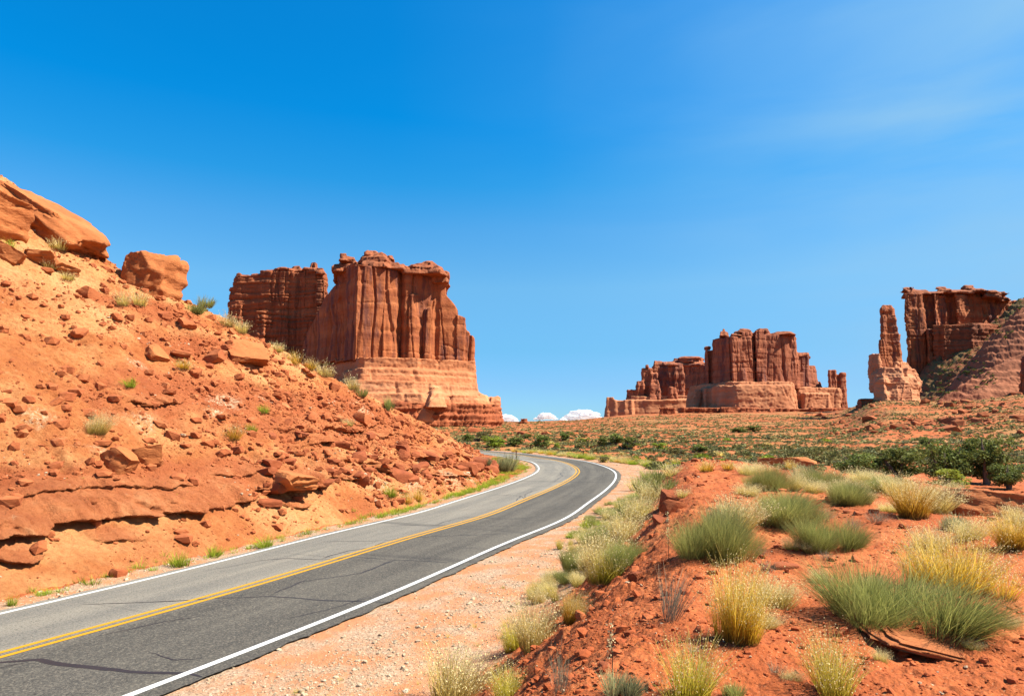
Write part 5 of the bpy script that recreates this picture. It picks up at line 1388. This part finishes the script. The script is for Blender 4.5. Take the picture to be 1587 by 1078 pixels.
BG = 'bunchgrass'
for a_ in [
 ('gold', 0, 1142, 995, 122, 86, 'tall golden bunchgrass with a dark dead base alone on the bare soil'),
 ('mound', 0, 1478, 915, 92, 140, 'wide golden mound of grass directly behind the largest green shrub'),
 ('gold', 1, 1412, 802, 62, 66, 'golden tuft with a bushy pale top standing between the middle shrubs and the rock dome'),
 ('straw', 0, 1450, 795, 50, 66, 'pale straw tuft crowding the right side of a golden tuft'),
 ('gold', 2, 1572, 850, 58, 66, 'golden tuft at the right edge near the rock dome'),
 ('straw', 1, 1143, 822, 55, 70, 'pale feathery tuft growing out of the back of the shrub at the bank crest'),
 ('ygreen', 0, 1293, 1080, 98, 84, 'yellow-green tuft with loose seed heads at the bottom edge below the largest shrub'),
 ('ygreen', 1, 1070, 1085, 92, 96, 'yellowish tuft at the bottom edge left of the tall golden one'),
 ('straw', 2, 826, 1004, 78, 70, 'straw tussock casting a shadow where the gravel meets the bank'),
 ('ygreen', 0, 797, 1006, 50, 40, 'greenish tussock joined to the left of the straw tussock by the gravel'),
 ('gold', 0, 886, 966, 52, 40, 'thin golden tuft leaning on the bank just below the big roadside tussock'),
 ('straw', 0, 930, 898, 82, 86, 'big pale roadside tussock wrapped by green shrubs'),
 ('ygreen', 1, 940, 902, 55, 60, 'yellow-green tuft in front of the big roadside tussock'),
 ('straw', 1, 700, 1086, 76, 100, 'loose straw tuft on the gravel at the bottom edge'),
 ('straw', 2, 968, 838, 50, 60, 'straw tuft on the roadside strip above the big tussock'),
 ('straw', 0, 992, 806, 42, 54, 'pale tuft halfway along the roadside grass strip'),
 ('straw', 1, 1008, 778, 34, 50, 'pale tuft in the upper part of the roadside grass strip'),
 ('strawfar', 2, 985, 760, 24, 30, 'small straw tuft at the gravel side of the grass strip'),
 ('strawfar', 0, 1042, 738, 22, 36, 'straw tuft at the far end of the roadside grass strip'),
 ('goldfar', 1, 1097, 730, 20, 34, 'golden tuft at the back of the bank near its left end'),
 ('goldfar', 2, 1128, 727, 16, 26, 'small yellow tuft just left of the flat-topped rock dome'),
 ('strawfar', 3, 1165, 728, 16, 34, 'pale tuft before the flat-topped rock dome'),
 ('strawfar', 1, 1195, 735, 20, 36, 'feathery tuft under the middle of the flat-topped rock dome'),
 ('goldfar', 0, 1226, 727, 18, 20, 'dark golden tuft in front of the right end of the flat-topped dome'),
 ('straw', 2, 1257, 764, 24, 30, 'small bright tuft in front of the middle row of shrubs'),
 ('strawfar', 2, 1300, 752, 28, 50, 'pale loose grass behind the middle row of shrubs'),
 ('straw', 1, 1385, 765, 30, 50, 'pale grass beside a small shrub left of the golden tuft by the rock dome'),
 ('straw', 0, 1500, 835, 36, 60, 'thin bleached tuft between the golden mound and the right edge'),
 ('straw', 2, 1440, 850, 36, 60, 'wispy bleached grass behind the golden mound'),
 ('strawfar', 1, 1060, 770, 16, 26, 'small straw tuft on the crest above the crust lump'),
 ('straw', 1, 1200, 935, 40, 66, 'low bleached tuft spreading right of the tall golden bunchgrass'),
 ('ygreen', 0, 785, 1082, 50, 50, 'green-yellow weedy tuft at the bottom edge by the gravel'),
]: plant(*a_, 'grass tuft')
for a_ in [
 ('eph', 0, 1392, 970, 86, 236, 'largest green shrub, low and windswept, on the right of the bank'),
 ('eph', 1, 1108, 866, 74, 130, 'green shrub on the crest of the bank above the thin dry weed'),
 ('eph', 2, 1208, 812, 50, 116, 'long green shrub behind the crest shrub'),
 ('eph', 0, 1282, 852, 50, 100, 'dense green shrub alone on bare soil left of the golden mound'),
 ('eph', 1, 1188, 760, 36, 66, 'dark green shrub in front of the flat-topped rock dome'),
 ('eph', 2, 1308, 781, 36, 72, 'compact dark green shrub in the middle of the bank'),
 ('eph', 0, 1272, 756, 30, 56, 'green shrub at the back between two tufts of pale grass'),
 ('sage', 1, 1243, 752, 32, 44, 'grey-green shrub at the back right of the flat-topped dome'),
 ('eph', 1, 1366, 762, 26, 60, 'small green shrub left of the golden tuft by the rock dome'),
 ('sage', 0, 1492, 784, 28, 52, 'brownish bush leaning against the low rock dome'),
 ('sage', 2, 1480, 822, 26, 40, 'wispy grey-green bush behind the golden mound'),
 ('eph', 2, 965, 884, 46, 56, 'green shrub on the bank side of the big roadside tussock'),
 ('eph', 0, 888, 886, 36, 42, 'green shrub on the gravel side of the big roadside tussock'),
 ('eph', 1, 935, 846, 36, 70, 'green shrub behind the big roadside tussock'),
 ('ephfar', 1, 978, 802, 30, 46, 'fresh green shrub halfway along the roadside grass strip'),
 ('ephfar', 2, 1002, 765, 32, 44, 'upright green shrub in the upper roadside grass strip'),
 ('ephfar', 0, 1018, 752, 28, 46, 'green shrub near the far end of the roadside grass strip'),
 ('ephfar', 1, 1030, 762, 26, 40, 'dark green shrub on the bank side of the far grass strip'),
 ('sage', 2, 1122, 820, 40, 60, 'grey-green shrub behind the shrub on the bank crest'),
 ('dry', 0, 1030, 965, 84, 60, 'thin dry twiggy weed on the shaded bank'),
 ('dry', 1, 870, 1074, 70, 40, 'sparse dry stalks at the bottom edge of the bank'),
 ('sage', 1, 960, 1082, 40, 60, 'leafy grey-green weed at the bottom edge of the bank'),
 ('ephfar', 2, 1138, 1082, 30, 36, 'small leafy weed at the bottom edge under the tall golden bunchgrass'),
 ('sage', 0, 785, 731, 28, 34, 'round grey-green bush at the tip of the roadside slope'),
 ('sage', 1, 752, 722, 14, 16, 'small grey bush on the tip of the roadside slope'),
]: plant(*a_, 'shrub')
rg = np.random.default_rng(119)
for k in range(34):
    px = rg.uniform(1095, 1600); py = np.interp(px, [1095, 1300, 1600], [728, 748, 790]) + rg.uniform(-6, 34)
    kd = 'straw' if k % 3 else 'strawfar'
    plant(kd, k, px, py, rg.uniform(14, 30), rg.uniform(20, 44), 'short bleached grass among the shrubs along the back of the bank', 'grass tuft', 'bleached grass along the back of the bank')
for k in range(26):
    px = rg.uniform(960, 1580); py = rg.uniform(800, 1060)
    if px < 1150 - (py - 800) * 0.9: continue
    c = cast(px, py)
    o = plant('dry' if k % 2 else 'straw', k, px, py, rg.uniform(14, 26), rg.uniform(20, 40), 'small dry sprig on the bare red soil of the bank', 'weed', 'dry sprigs on the bank', name='dry_sprig')
# plants of the roadside slope
for a_ in [
 ('straw', 0, 153, 673, 36, 40, 'rounded straw tuft alone on the slope above the paired boulders'), ('goldfar', 1, 362, 682, 28, 36, 'golden tuft in the middle of the slope right of the pale chips'),
 ('strawfar', 0, 92, 388, 22, 30, 'straw tuft just below the huge rounded boulder'), ('strawfar', 1, 74, 416, 16, 24, 'straw tuft beside the low rounded rock under the tan slab'),
 ('strawfar', 2, 190, 474, 30, 26, 'left straw tuft below the blocky perched boulder'), ('strawfar', 3, 214, 474, 28, 26, 'right straw tuft below the blocky perched boulder'),
 ('strawfar', 0, 274, 458, 24, 24, 'pale tuft at the downhill foot of the blocky perched boulder'), ('strawfar', 1, 297, 466, 22, 28, 'pale tuft on the skyline right of the blocky boulder'),
 ('strawfar', 2, 352, 506, 26, 28, 'feathery tuft on the skyline in front of the smooth orange dome'), ('strawfar', 3, 372, 516, 24, 26, 'second feathery tuft downhill of the smooth orange dome'),
 ('strawfar', 0, 430, 546, 18, 22, 'lone tuft on the skyline under the lower blocky butte'), ('goldfar', 0, 456, 566, 26, 28, 'golden tuft on the skyline below the shaded flank of the butte'),
 ('goldfar', 1, 480, 574, 22, 26, 'yellow tuft on the skyline left of the dark green skyline shrub'), ('strawfar', 1, 503, 584, 24, 32, 'straw tuft on the skyline just left of the dark green shrub'),
 ('strawfar', 2, 545, 604, 26, 28, 'straw tuft on the skyline below the dark green skyline shrub'), ('goldfar', 2, 283, 572, 18, 28, 'small golden tuft above the upright red shard'),
 ('goldfar', 0, 632, 780, 22, 26, 'dry golden tuft low on the slope beside the road bend'), ('goldfar', 1, 648, 777, 24, 20, 'dark golden tuft next to another low on the slope'),
 ('strawfar', 3, 103, 434, 16, 22, 'thin straw tuft on the rubble below the low rounded rock'), ('strawfar', 0, 540, 660, 14, 20, 'pale tuft between jumbled rocks')]:
    plant(*a_, 'grass tuft', None, (hill,))
for a_ in [
 ('sage', 0, 150, 392, 18, 20, 'grey sage bush on the slope right of the huge boulder'), ('ephfar', 0, 300, 486, 18, 34, 'green shrub just under the skyline tufts'), ('ephfar', 1, 318, 478, 20, 30, 'green shrub on the skyline uphill of the smooth orange dome'),
 ('ephfar', 2, 392, 518, 22, 34, 'green shrub on the skyline downhill of the smooth orange dome'), ('ephfar', 0, 530, 584, 18, 36, 'dark green shrub on the skyline before the pale butte base'), ('ephfar', 1, 560, 615, 16, 20, 'green shrub beside the brown rounded skyline rock'),
 ('ephfar', 2, 602, 636, 22, 16, 'upright dark green shrub on the lower skyline'), ('fresh', 0, 12, 384, 16, 24, 'bright green tuft at the left edge under the boulders'), ('fresh', 1, 388, 668, 14, 22, 'yellow-green weed near the golden tuft in mid slope'),
 ('fresh', 2, 408, 640, 16, 22, 'yellow-green weed above the jumbled ledges'), ('fresh', 0, 200, 600, 18, 26, 'sparse flowering weed on the reddish hollow'), ('fresh', 1, 605, 770, 22, 24, 'bright green shrub low on the slope near the pale stones'),
 ('fresh', 2, 332, 862, 18, 34, 'green clump at the road edge below the long ledge'), ('fresh', 0, 410, 848, 20, 34, 'green clump at the road edge below the wide ledge block'), ('fresh', 1, 276, 878, 26, 34, 'tall yellow-green clump at the road edge near the pinkish stone'),
 ('fresh', 2, 18, 938, 18, 20, 'small green weed at the road edge in the left corner'), ('fresh', 0, 70, 921, 10, 24, 'low green weed at the road edge')]:
    plant(*a_, 'shrub' if a_[0] != 'fresh' else 'weed', None, (hill, ground))
# fresh verge grass between road and slope
rg = np.random.default_rng(91)
PV = []
for s_i in np.arange(S0[0], S0[-1], 0.10):
    i = int(np.clip(np.searchsorted(S0, s_i), 0, len(S0) - 1)); y_ = C0[i, 1]
    if y_ < 9 or y_ > 92: continue
    dens = np.interp(y_, [9, 24, 34, 50, 60, 92], [0.2, 0.7, 2.2, 2.6, 4.0, 4.0]) * (0.3 + 1.4 * max(0, float(noise2(np.array([s_i * 0.25]), np.array([0.3]), 13)[0]) + 0.35))
    for _ in range(rg.poisson(dens * 0.9)):
        o_ = 0.75 + abs(rg.normal(0, 0.45)) + float(np.interp(y_, [45, 62], [0, 1.2])) * rg.uniform(0, 2.2)
        q = C0[i] + N0[i] * (WL(S0[i]) + o_) + rg.normal(0, 0.05, 2); PV.append(q)
PV = np.array(PV)
Vb, Fb, tb, sb, _, _ = blades(26, 3, 0.4, 0.9, 0.3, 0.022, 2)
def scatter_mesh(name, P, scale, Vb, Fb, attrs, mat, seed, label, cat):
    rg = np.random.default_rng(seed); n = len(P); a_ = rg.uniform(0, 2 * math.pi, n)
    ca, sa = np.cos(a_)[:, None], np.sin(a_)[:, None]
    sc = np.asarray(scale); sxy, sz = (sc[:, 0:1], sc[:, 1:2]) if sc.ndim == 2 else (sc[:, None], sc[:, None])
    V = np.stack([(Vb[None, :, 0] * ca - Vb[None, :, 1] * sa) * sxy, (Vb[None, :, 0] * sa + Vb[None, :, 1] * ca) * sxy, Vb[None, :, 2] * sz], -1) + P[:, None, :]
    Fc = (Fb[None] + (np.arange(n) * len(Vb))[:, None, None]).reshape(-1, Fb.shape[1])
    jit = rg.uniform(-0.3, 0.3, n)[:, None]
    me = mesh(name, V.reshape(-1, 3), Fc, True, {'tip': np.tile(attrs['tip'], n), 'shade': np.clip(attrs['shade'][None] + jit, 0, 1).ravel()})
    o = link(name, me, mat); tag(o, label, cat, None, 'stuff')
    return o
zz = np.array([drop(*q) for q in PV])
scatter_mesh('verge_grass', np.c_[PV, zz - 0.02], rg.uniform(0.14, 0.42, len(PV)), Vb, Fb, {'tip': tb, 'shade': sb}, MAT_FRESH, 92, 'fresh green grass along the verge between road and slope', 'grass')
# dense tufts along the foot of the bank
rg = np.random.default_rng(95); n_ = 0
for k in range(900):
    y_ = rg.uniform(15, 47); x_ = rg.uniform(-2, 9); sd_ = float(poly_sd(np.array([[x_, y_]], f32), MOUND)[0])
    if not (2.3 < sd_ < 4.4) or x_ > 0.30 * y_ - 1 or noise2(np.array([x_ * 0.4]), np.array([y_ * 0.25]), 96)[0] < rg.uniform(-0.6, 0.25): continue
    kd = ['straw', 'ygreen', 'ygreen', 'eph', 'ephfar', 'strawfar', 'fresh', 'ygreen'][rg.integers(0, 8)]
    if y_ < 24 and kd in ('ephfar', 'strawfar', 'fresh'): kd = 'straw'
    pr_ = GR.get(kd) or SH.get(kd); m_ = pr_[rg.integers(0, len(pr_))]; me, sm_ = m_ if isinstance(m_, tuple) else (m_, None)
    o = bpy.data.objects.new('bunchgrass' if kd in GR else 'shrub', me); COL.objects.link(o)
    h_ = rg.uniform(0.28, 0.62); w_ = h_ * rg.uniform(0.8, 1.2) if kd in GR else h_ * 1.0
    o.location = (x_, y_, drop(x_, y_, (ground,)) - 0.02); o.scale = (w_, w_, h_); o.rotation_euler = (0, 0, rg.uniform(0, 6.28))
    if sm_ is not None and y_ < 40:
        d = bpy.data.objects.new('seed_heads', sm_); COL.objects.link(d); d.parent = o; d['kind'] = 'stuff'
    if kd in GR: tag(o, 'pale grass tuft crowded into the strip between gravel shoulder and bank', 'grass tuft', 'grass tufts in the strip along the gravel')
    else: tag(o, 'green shrub crowded into the strip between gravel shoulder and bank', 'shrub', 'shrubs in the strip along the gravel')
    n_ += 1
    if n_ >= 110: break
print('strip', n_)
# thin weeds over the gravel
P, gv, r_ = ground_points(2600, 97, 8, 70, -20, 16)
s, u = project(P[:, :2]); right = -u - WR(s)
k = (right > 1.8) & (right < 4.6) & (rg.uniform(0, 1, len(P)) < 0.16)
scatter_mesh('shoulder_weeds', P[k], rg.uniform(0.05, 0.16, k.sum()), Vb, Fb, {'tip': tb, 'shade': sb}, MAT_YGREEN, 98, 'thin yellow-green weeds sprouting in the gravel shoulder', 'weeds')

# tiny green sprouts at the foot of the cut slope
k = ok[(HSU[ok, 1] < 3.2)]; k = rg.choice(k, 9000); k = k[noise3(HV[k, 0] * 0.4, HV[k, 1] * 0.4, HV[k, 2] * 0.4, 99) > rg.uniform(-0.05, 0.5, len(k))][:420]
scatter_mesh('slope_sprouts', HV[k], rg.uniform(0.03, 0.10, len(k)), Vb, Fb, {'tip': tb, 'shade': sb}, MAT_FRESH, 101, 'tiny green sprouts dotting the foot of the orange slope', 'weeds')
# trees and big bushes
def crown_pts(seed, n, blobs, R=(0.5, 0.5, 0.5)):
    rg = np.random.default_rng(seed); P = []
    for k in range(blobs):
        a_ = rg.uniform(0, 2 * math.pi); rr = math.sqrt(rg.uniform(0, 1)) * 0.36
        c = np.array([math.cos(a_) * rr, math.sin(a_) * rr, rg.uniform(0.22, 0.86) * (1 - 0.35 * rr)])
        rad = rg.uniform(0.10, 0.22)
        m = n // blobs
        d = rg.normal(size=(m, 3)); d /= np.linalg.norm(d, axis=1)[:, None]
        P.append(c + d * rad * (rg.uniform(0.25, 1, m) ** 0.5)[:, None] * np.array([1, 1, 0.85]))
    P = np.vstack(P); P[:, 2] = np.clip(P[:, 2], 0.03, None)
    return P
def tube(P, R, n=6):
    P = np.array(P, float); V = []
    for k, (p, r) in enumerate(zip(P, R)):
        t = P[min(k + 1, len(P) - 1)] - P[max(k - 1, 0)]; t /= np.linalg.norm(t)
        a_ = np.cross(t, [0.3, 0.9, 0.2]); a_ /= np.linalg.norm(a_); b_ = np.cross(t, a_)
        th = np.linspace(0, 2 * math.pi, n, endpoint=False)
        V.append(p + r * (np.cos(th)[:, None] * a_ + np.sin(th)[:, None] * b_))
    return np.vstack(V), grid_faces(len(P), n, True)
def tree_proto(seed, mat, n=5200, blobs=26, leaf=0.016):
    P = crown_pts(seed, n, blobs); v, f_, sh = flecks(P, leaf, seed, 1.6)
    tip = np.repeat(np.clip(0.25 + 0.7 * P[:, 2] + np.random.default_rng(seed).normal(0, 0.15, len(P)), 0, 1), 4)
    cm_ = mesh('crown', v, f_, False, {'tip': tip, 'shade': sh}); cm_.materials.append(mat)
    rg = np.random.default_rng(seed + 5); VV, FF, off = [], [], 0
    for k in range(6):
        a_ = rg.uniform(0, 6.28); e = np.array([math.cos(a_) * 0.28, math.sin(a_) * 0.28, rg.uniform(0.5, 0.8)])
        if k == 0: e = np.array([0.03, 0, 0.85])
        pts = [np.array([0.02 * math.cos(a_), 0.02 * math.sin(a_), -0.05]), e * [0.25, 0.25, 0.3] + rg.normal(0, 0.015, 3), e * 0.62 + rg.normal(0, 0.03, 3), e]
        v, f_ = tube(pts, [0.045, 0.03, 0.018, 0.006]); VV.append(v); FF.append(f_ + off); off += len(v)
    tm = mesh('trunk', np.vstack(VV), np.vstack(FF)); tm.materials.append(MAT_BARK)
    return cm_, tm
TR = {'jun': [tree_proto(1000 + i, MAT_JUNIPER) for i in range(4)], 'lime': [tree_proto(1010 + i, MAT_LIME, 2600, 18, 0.02) for i in range(2)],
      'junfar': [tree_proto(1020 + i, MAT_JUNIPER, 1300, 16, 0.028) for i in range(4)], 'grey': [tree_proto(1030 + i, MAT_SCRUB, 1300, 16, 0.024) for i in range(2)]}
def tree(kind, i, px, wpx, hpx, label, D=None, py=None, cat='tree', group=None, name='juniper_tree'):
    if D is None:
        c = cast(px, py, (ground,))
        if c is None: return
        loc = c[0]; D = c[2]
    else:
        x = (px - CX) / F * D; loc = Vector((x, D, drop(x, D, (ground,))))
    k = D / F; cm_, tm = TR[kind][i % len(TR[kind])]
    o = empty(name, loc - Vector((0, 0, 0.05))); o.rotation_euler = (0, 0, prng.uniform(0, 6.28)); o.scale = (wpx * k / 0.92, wpx * k / 0.92, hpx * k / 0.92)
    for nm, me in (('crown', cm_), ('trunk', tm)):
        d = bpy.data.objects.new(nm, me); COL.objects.link(d); d.parent = o
    return tag(o, label, cat, group)
tree('jun', 0, 1326, 72, 44, 'dark juniper in the dip behind the bank, nearest the flat-topped rock dome', 54)
tree('jun', 1, 1386, 76, 50, 'wide juniper in the dip, between its left neighbour and the tall pair', 53)
tree('jun', 2, 1457, 72, 68, 'tall juniper in the dip behind the golden tuft', 50)
tree('jun', 3, 1516, 80, 76, 'tallest juniper, in the dip behind the low rock dome', 50)
tree('jun', 0, 1552, 52, 42, 'low juniper at the right end of the group behind the rock dome', 46)
tree('lime', 0, 1462, 60, 34, 'brighter green bush at the foot of the tall juniper', 46, cat='bush', name='bush')
for i, (kd, px, py, w, h, lb) in enumerate([
 ('junfar', 836, 694, 34, 20, 'round dark bush on the plain straight beyond the bend'), ('lime', 765, 693, 40, 20, 'bright yellow-green bush behind the tip of the roadside slope'), ('junfar', 797, 691, 30, 16, 'green bush beyond the post by the bend'),
 ('grey', 752, 682, 34, 16, 'grey-green bush at the back behind the bright bush'), ('junfar', 977, 696, 30, 20, 'darkest round bush on the plain above the far grass strip'), ('junfar', 955, 689, 28, 18, 'green bush just behind the darkest round bush'),
 ('lime', 1022, 699, 24, 14, 'small green bush on the plain right of the darkest round bush'), ('lime', 863, 696, 12, 12, 'tiny green bush right of the bush beyond the bend'), ('junfar', 932, 692, 20, 15, 'upright dark bush above the second road post'),
 ('junfar', 878, 682, 24, 14, 'dark bush further back on the plain under the clouds'), ('junfar', 728, 686, 22, 16, 'dark bush at the skyline of the slope tip'), ('junfar', 1145, 670, 26, 9, 'far green thicket on the plain below the wide fluted butte'), ('junfar', 1168, 668, 30, 9, 'second far green thicket below the wide fluted butte'),
 ('junfar', 1085, 700, 30, 12, 'dark low bush on the plain left of the flat-topped dome'), ('grey', 1050, 706, 26, 14, 'grey-green bush on the plain near the far grass strip'), ('junfar', 1437, 690, 22, 14, 'dark bush on the far plain above the junipers'), ('grey', 1010, 716, 20, 12, 'dark green bush beside the gravel beyond the bend'),
 ('grey', 935, 716, 22, 11, 'pale blue-green sage bush beside the far road edge'), ('lime', 905, 686, 20, 8, 'low green bush on the plain under the largest cloud'), ('junfar', 815, 680, 20, 9, 'far dark bush below the rock knob')]):
    tree(kd, i, px, w, h, lb, py=py, cat='bush', name='bush')
# pale tufts along the outer road edge beyond the bend
rg = np.random.default_rng(103)
n_ = 0
for s_i in np.arange(0, S0[-1], 0.9):
    i = int(np.clip(np.searchsorted(S0, s_i), 0, len(S0) - 1)); y_ = C0[i, 1]
    if y_ < 66 or y_ > 112: continue
    for _ in range(3):
        q = C0[i] - N0[i] * (WR(S0[i]) + 1.7 + rg.uniform(0, 4.5) + (2.5 if y_ < 74 else 0)); px = CX + F * q[0] / q[1]
        loc = Vector((q[0], q[1], drop(q[0], q[1], (ground,))))
        kd = rg.choice(['strawfar', 'strawfar', 'goldfar', 'fresh']); m_ = GR[kd][rg.integers(0, len(GR[kd]))]
        o = bpy.data.objects.new('bunchgrass', m_[0]); COL.objects.link(o); o.location = loc; h_ = rg.uniform(0.6, 1.15); o.scale = (h_ * 1.3, h_ * 1.3, h_ * 0.9); o.rotation_euler = (0, 0, rg.uniform(0, 6.28))
        tag(o, 'pale roadside tuft on the outer edge of the far bend', 'grass tuft', 'tufts along the outer edge of the far bend'); n_ += 1
print('edge tufts', n_)
# low scrub over the plain: the nearest 260 as things, the rest as one mass
P, gv, r_ = ground_points(64000, 111, 62, 560, -14, 42, 0.46)
s, u = project(P[:, :2]); road_d = np.maximum(-u - WR(s), u - WL(s))
cl = fbm2(P[:, 0] * 0.03, P[:, 1] * 0.03, 3, 117)
k = (road_d > 4) & (poly_sd(P[:, :2].astype(f32), MOUND) > 6) & (cl > rg.uniform(-1.1, 0.45, len(P)))
ph_, pu_ = project(P[:, :2], FT, NF, SF); k &= ~((pu_ > -1) & (P[:, 1] < 80))
P, r_ = P[k], r_[k]
szz = np.clip(0.34 + 0.30 * rg.pareto(2.8, len(P)), 0, 1.5)
vis = np.argsort(-(szz / r_))
ind, rest = vis[:260], vis[260:]
def puff(seed, n, leaf, mat, name='scrub_bush'):
    rg = np.random.default_rng(seed)
    d = rg.normal(size=(n, 3)); d /= np.linalg.norm(d, axis=1)[:, None]; Pq = d * (rg.uniform(0.3, 1, n) ** 0.5)[:, None] * [0.6, 0.6, 0.5]; Pq[:, 2] = np.abs(Pq[:, 2]) + 0.05
    v, f_, sh = flecks(Pq, leaf, seed, 1.5); tip = np.repeat(np.clip(Pq[:, 2] * 1.6, 0, 1), 4)
    return v, f_, tip, sh
PU = []
for i, mt in enumerate([MAT_SCRUB, MAT_GREYSCRUB, MAT_SCRUB, MAT_LIME, MAT_STRAW]):
    v, f_, t_, sh = puff(1100 + i, 150, 0.07, mt); me = mesh('scrub_bush', v, f_, False, {'tip': t_, 'shade': sh}); me.materials.append(mt); PU.append(me)
for j, i in enumerate(ind):
    w = int(rg.choice([0, 1, 2, 3, 4], p=[0.32, 0.24, 0.28, 0.08, 0.08]))
    o = bpy.data.objects.new('scrub_bush', PU[w]); COL.objects.link(o); o.location = P[i]; o.scale = (szz[i] * 1.3, szz[i] * 1.3, szz[i] * rg.uniform(0.8, 1.2)); o.rotation_euler = (0, 0, rg.uniform(0, 6.28))
    tag(o, ['low olive scrub bush dotting the red plain', 'low grey-green scrub bush dotting the red plain', 'low olive scrub bush dotting the red plain', 'low bright green bush dotting the red plain', 'low straw-coloured tuft dotting the red plain'][w], 'bush', ['olive scrub on the plain', 'grey-green scrub on the plain', 'olive scrub on the plain', 'bright green bushes on the plain', 'straw tufts on the plain'][w])
for m_i, (mt, lb) in enumerate([(MAT_SCRUB, 'olive scrub covering the far plain'), (MAT_GREYSCRUB, 'grey-green scrub covering the far plain'), (MAT_DRYSCRUB, 'tan dry brush covering the far plain')]):
    v, f_, t_, sh = puff(1120 + m_i, 20, 0.17, mt)
    q = rest[np.arange(len(rest)) % 3 == m_i]
    scatter_mesh('scrub', P[q], np.stack([szz[q] * 1.25, szz[q]], 1), v, f_, {'tip': t_, 'shade': sh}, mt, 130 + m_i, lb, 'scrub')
# brush on the talus under the mesa
tv = vco(ta.data); i = rg.choice(len(tv), 9000); q = tv[i]; az_ = CX + F * q[:, 0] / q[:, 1]
q = q[(q[:, 1] < 560) & (noise2(q[:, 0] * 0.04, q[:, 1] * 0.04, 5) > rg.uniform(-0.4, 0.4, len(q)))][:2600]
for s_ in (sk, sk1):
    sv = vco(s_.data); sv = sv[rg.choice(len(sv), 2600)]; sv = sv[noise2(sv[:, 0] * 0.05, sv[:, 1] * 0.05, 6) > 0.18][:420]; q = np.vstack([q, sv])
v, f_, t_, sh = puff(1130, 20, 0.17, MAT_LIME)
scatter_mesh('talus_brush', q, rg.uniform(0.5, 2.2, len(q)), v, f_, {'tip': t_, 'shade': sh}, MAT_JUNIPER, 140, 'green brush over the slope under the dark mesa', 'brush')

# thin flowering stalk and posts
def stalk(px, py, hpx, label):
    c = cast(px, py); k = c[2] / F; h_ = hpx * k
    rg = np.random.default_rng(int(px)); root = empty('flower_stalk', c[0])
    pts = [np.array([0, 0, -0.03]), np.array([0.01, 0, h_ * 0.4]), np.array([-0.005, 0.01, h_ * 0.75]), np.array([0.015, 0, h_])]
    v, f_ = tube(pts, [0.004, 0.0035, 0.003, 0.0015], 5); me = mesh('stem', v, f_); me.materials.append(MAT_DRY)
    t = np.zeros(len(v)); link('stem', me, None, root)
    Pq = np.c_[rg.normal(0, 0.012, 60), rg.normal(0, 0.012, 60), h_ * rg.uniform(0.35, 1, 60)]
    v, f_, sh = flecks(Pq, 0.007, 5, 1.4); me = mesh('seed_pods', v, f_, False, {'tip': np.full(len(v), 0.9), 'shade': sh}); me.materials.append(MAT_SEED); link('seed_pods', me, None, root)
    return tag(root, label, 'flower stalk')
stalk(948, 1052, 84, 'pale dry seed stalk standing on the near bank')
stalk(1036, 868, 72, 'tall thin grey stalk left of the shrub on the bank crest')
def post(px, py, hpx, label):
    c = cast(px, py, (ground,)); k = c[2] / F; h_ = hpx * k
    root = empty('road_post', c[0])
    w = 0.06
    # U-channel steel post
    pr_ = np.array([(-w, -w), (w, -w), (w, w), (w * 0.7, w), (w * 0.7, -w * 0.6), (-w * 0.7, -w * 0.6), (-w * 0.7, w), (-w, w)])
    n = len(pr_); V = np.vstack([np.c_[pr_, np.full(n, -0.2)], np.c_[pr_, np.full(n, h_)]])
    me = bpy.data.meshes.new('channel'); j = range(n)
    me.from_pydata(V.tolist(), [], [(i, (i + 1) % n, n + (i + 1) % n, n + i) for i in j] + [tuple(n + i for i in j)]); me.materials.append(MAT_POST)
    link('channel', me, None, root)
    me = bpy.data.meshes.new('reflector'); a_, b_ = h_ * 0.82, h_ * 0.97
    V = [(x, y, z) for z in (a_, b_) for x, y in ((-w * 1.3, -w - 0.012), (w * 1.3, -w - 0.012), (w * 1.3, -w - 0.002), (-w * 1.3, -w - 0.002))]
    me.from_pydata(V, [], [(0, 1, 5, 4), (1, 2, 6, 5), (2, 3, 7, 6), (3, 0, 4, 7), (4, 5, 6, 7), (3, 2, 1, 0)]); me.materials.append(MAT_POST)
    link('reflector', me, None, root)
    return tag(root, label, 'road post')
post(800, 711, 13, 'thin dark post at the inner side of the bend')
post(904, 709, 11, 'thin dark post at the outer side of the bend')
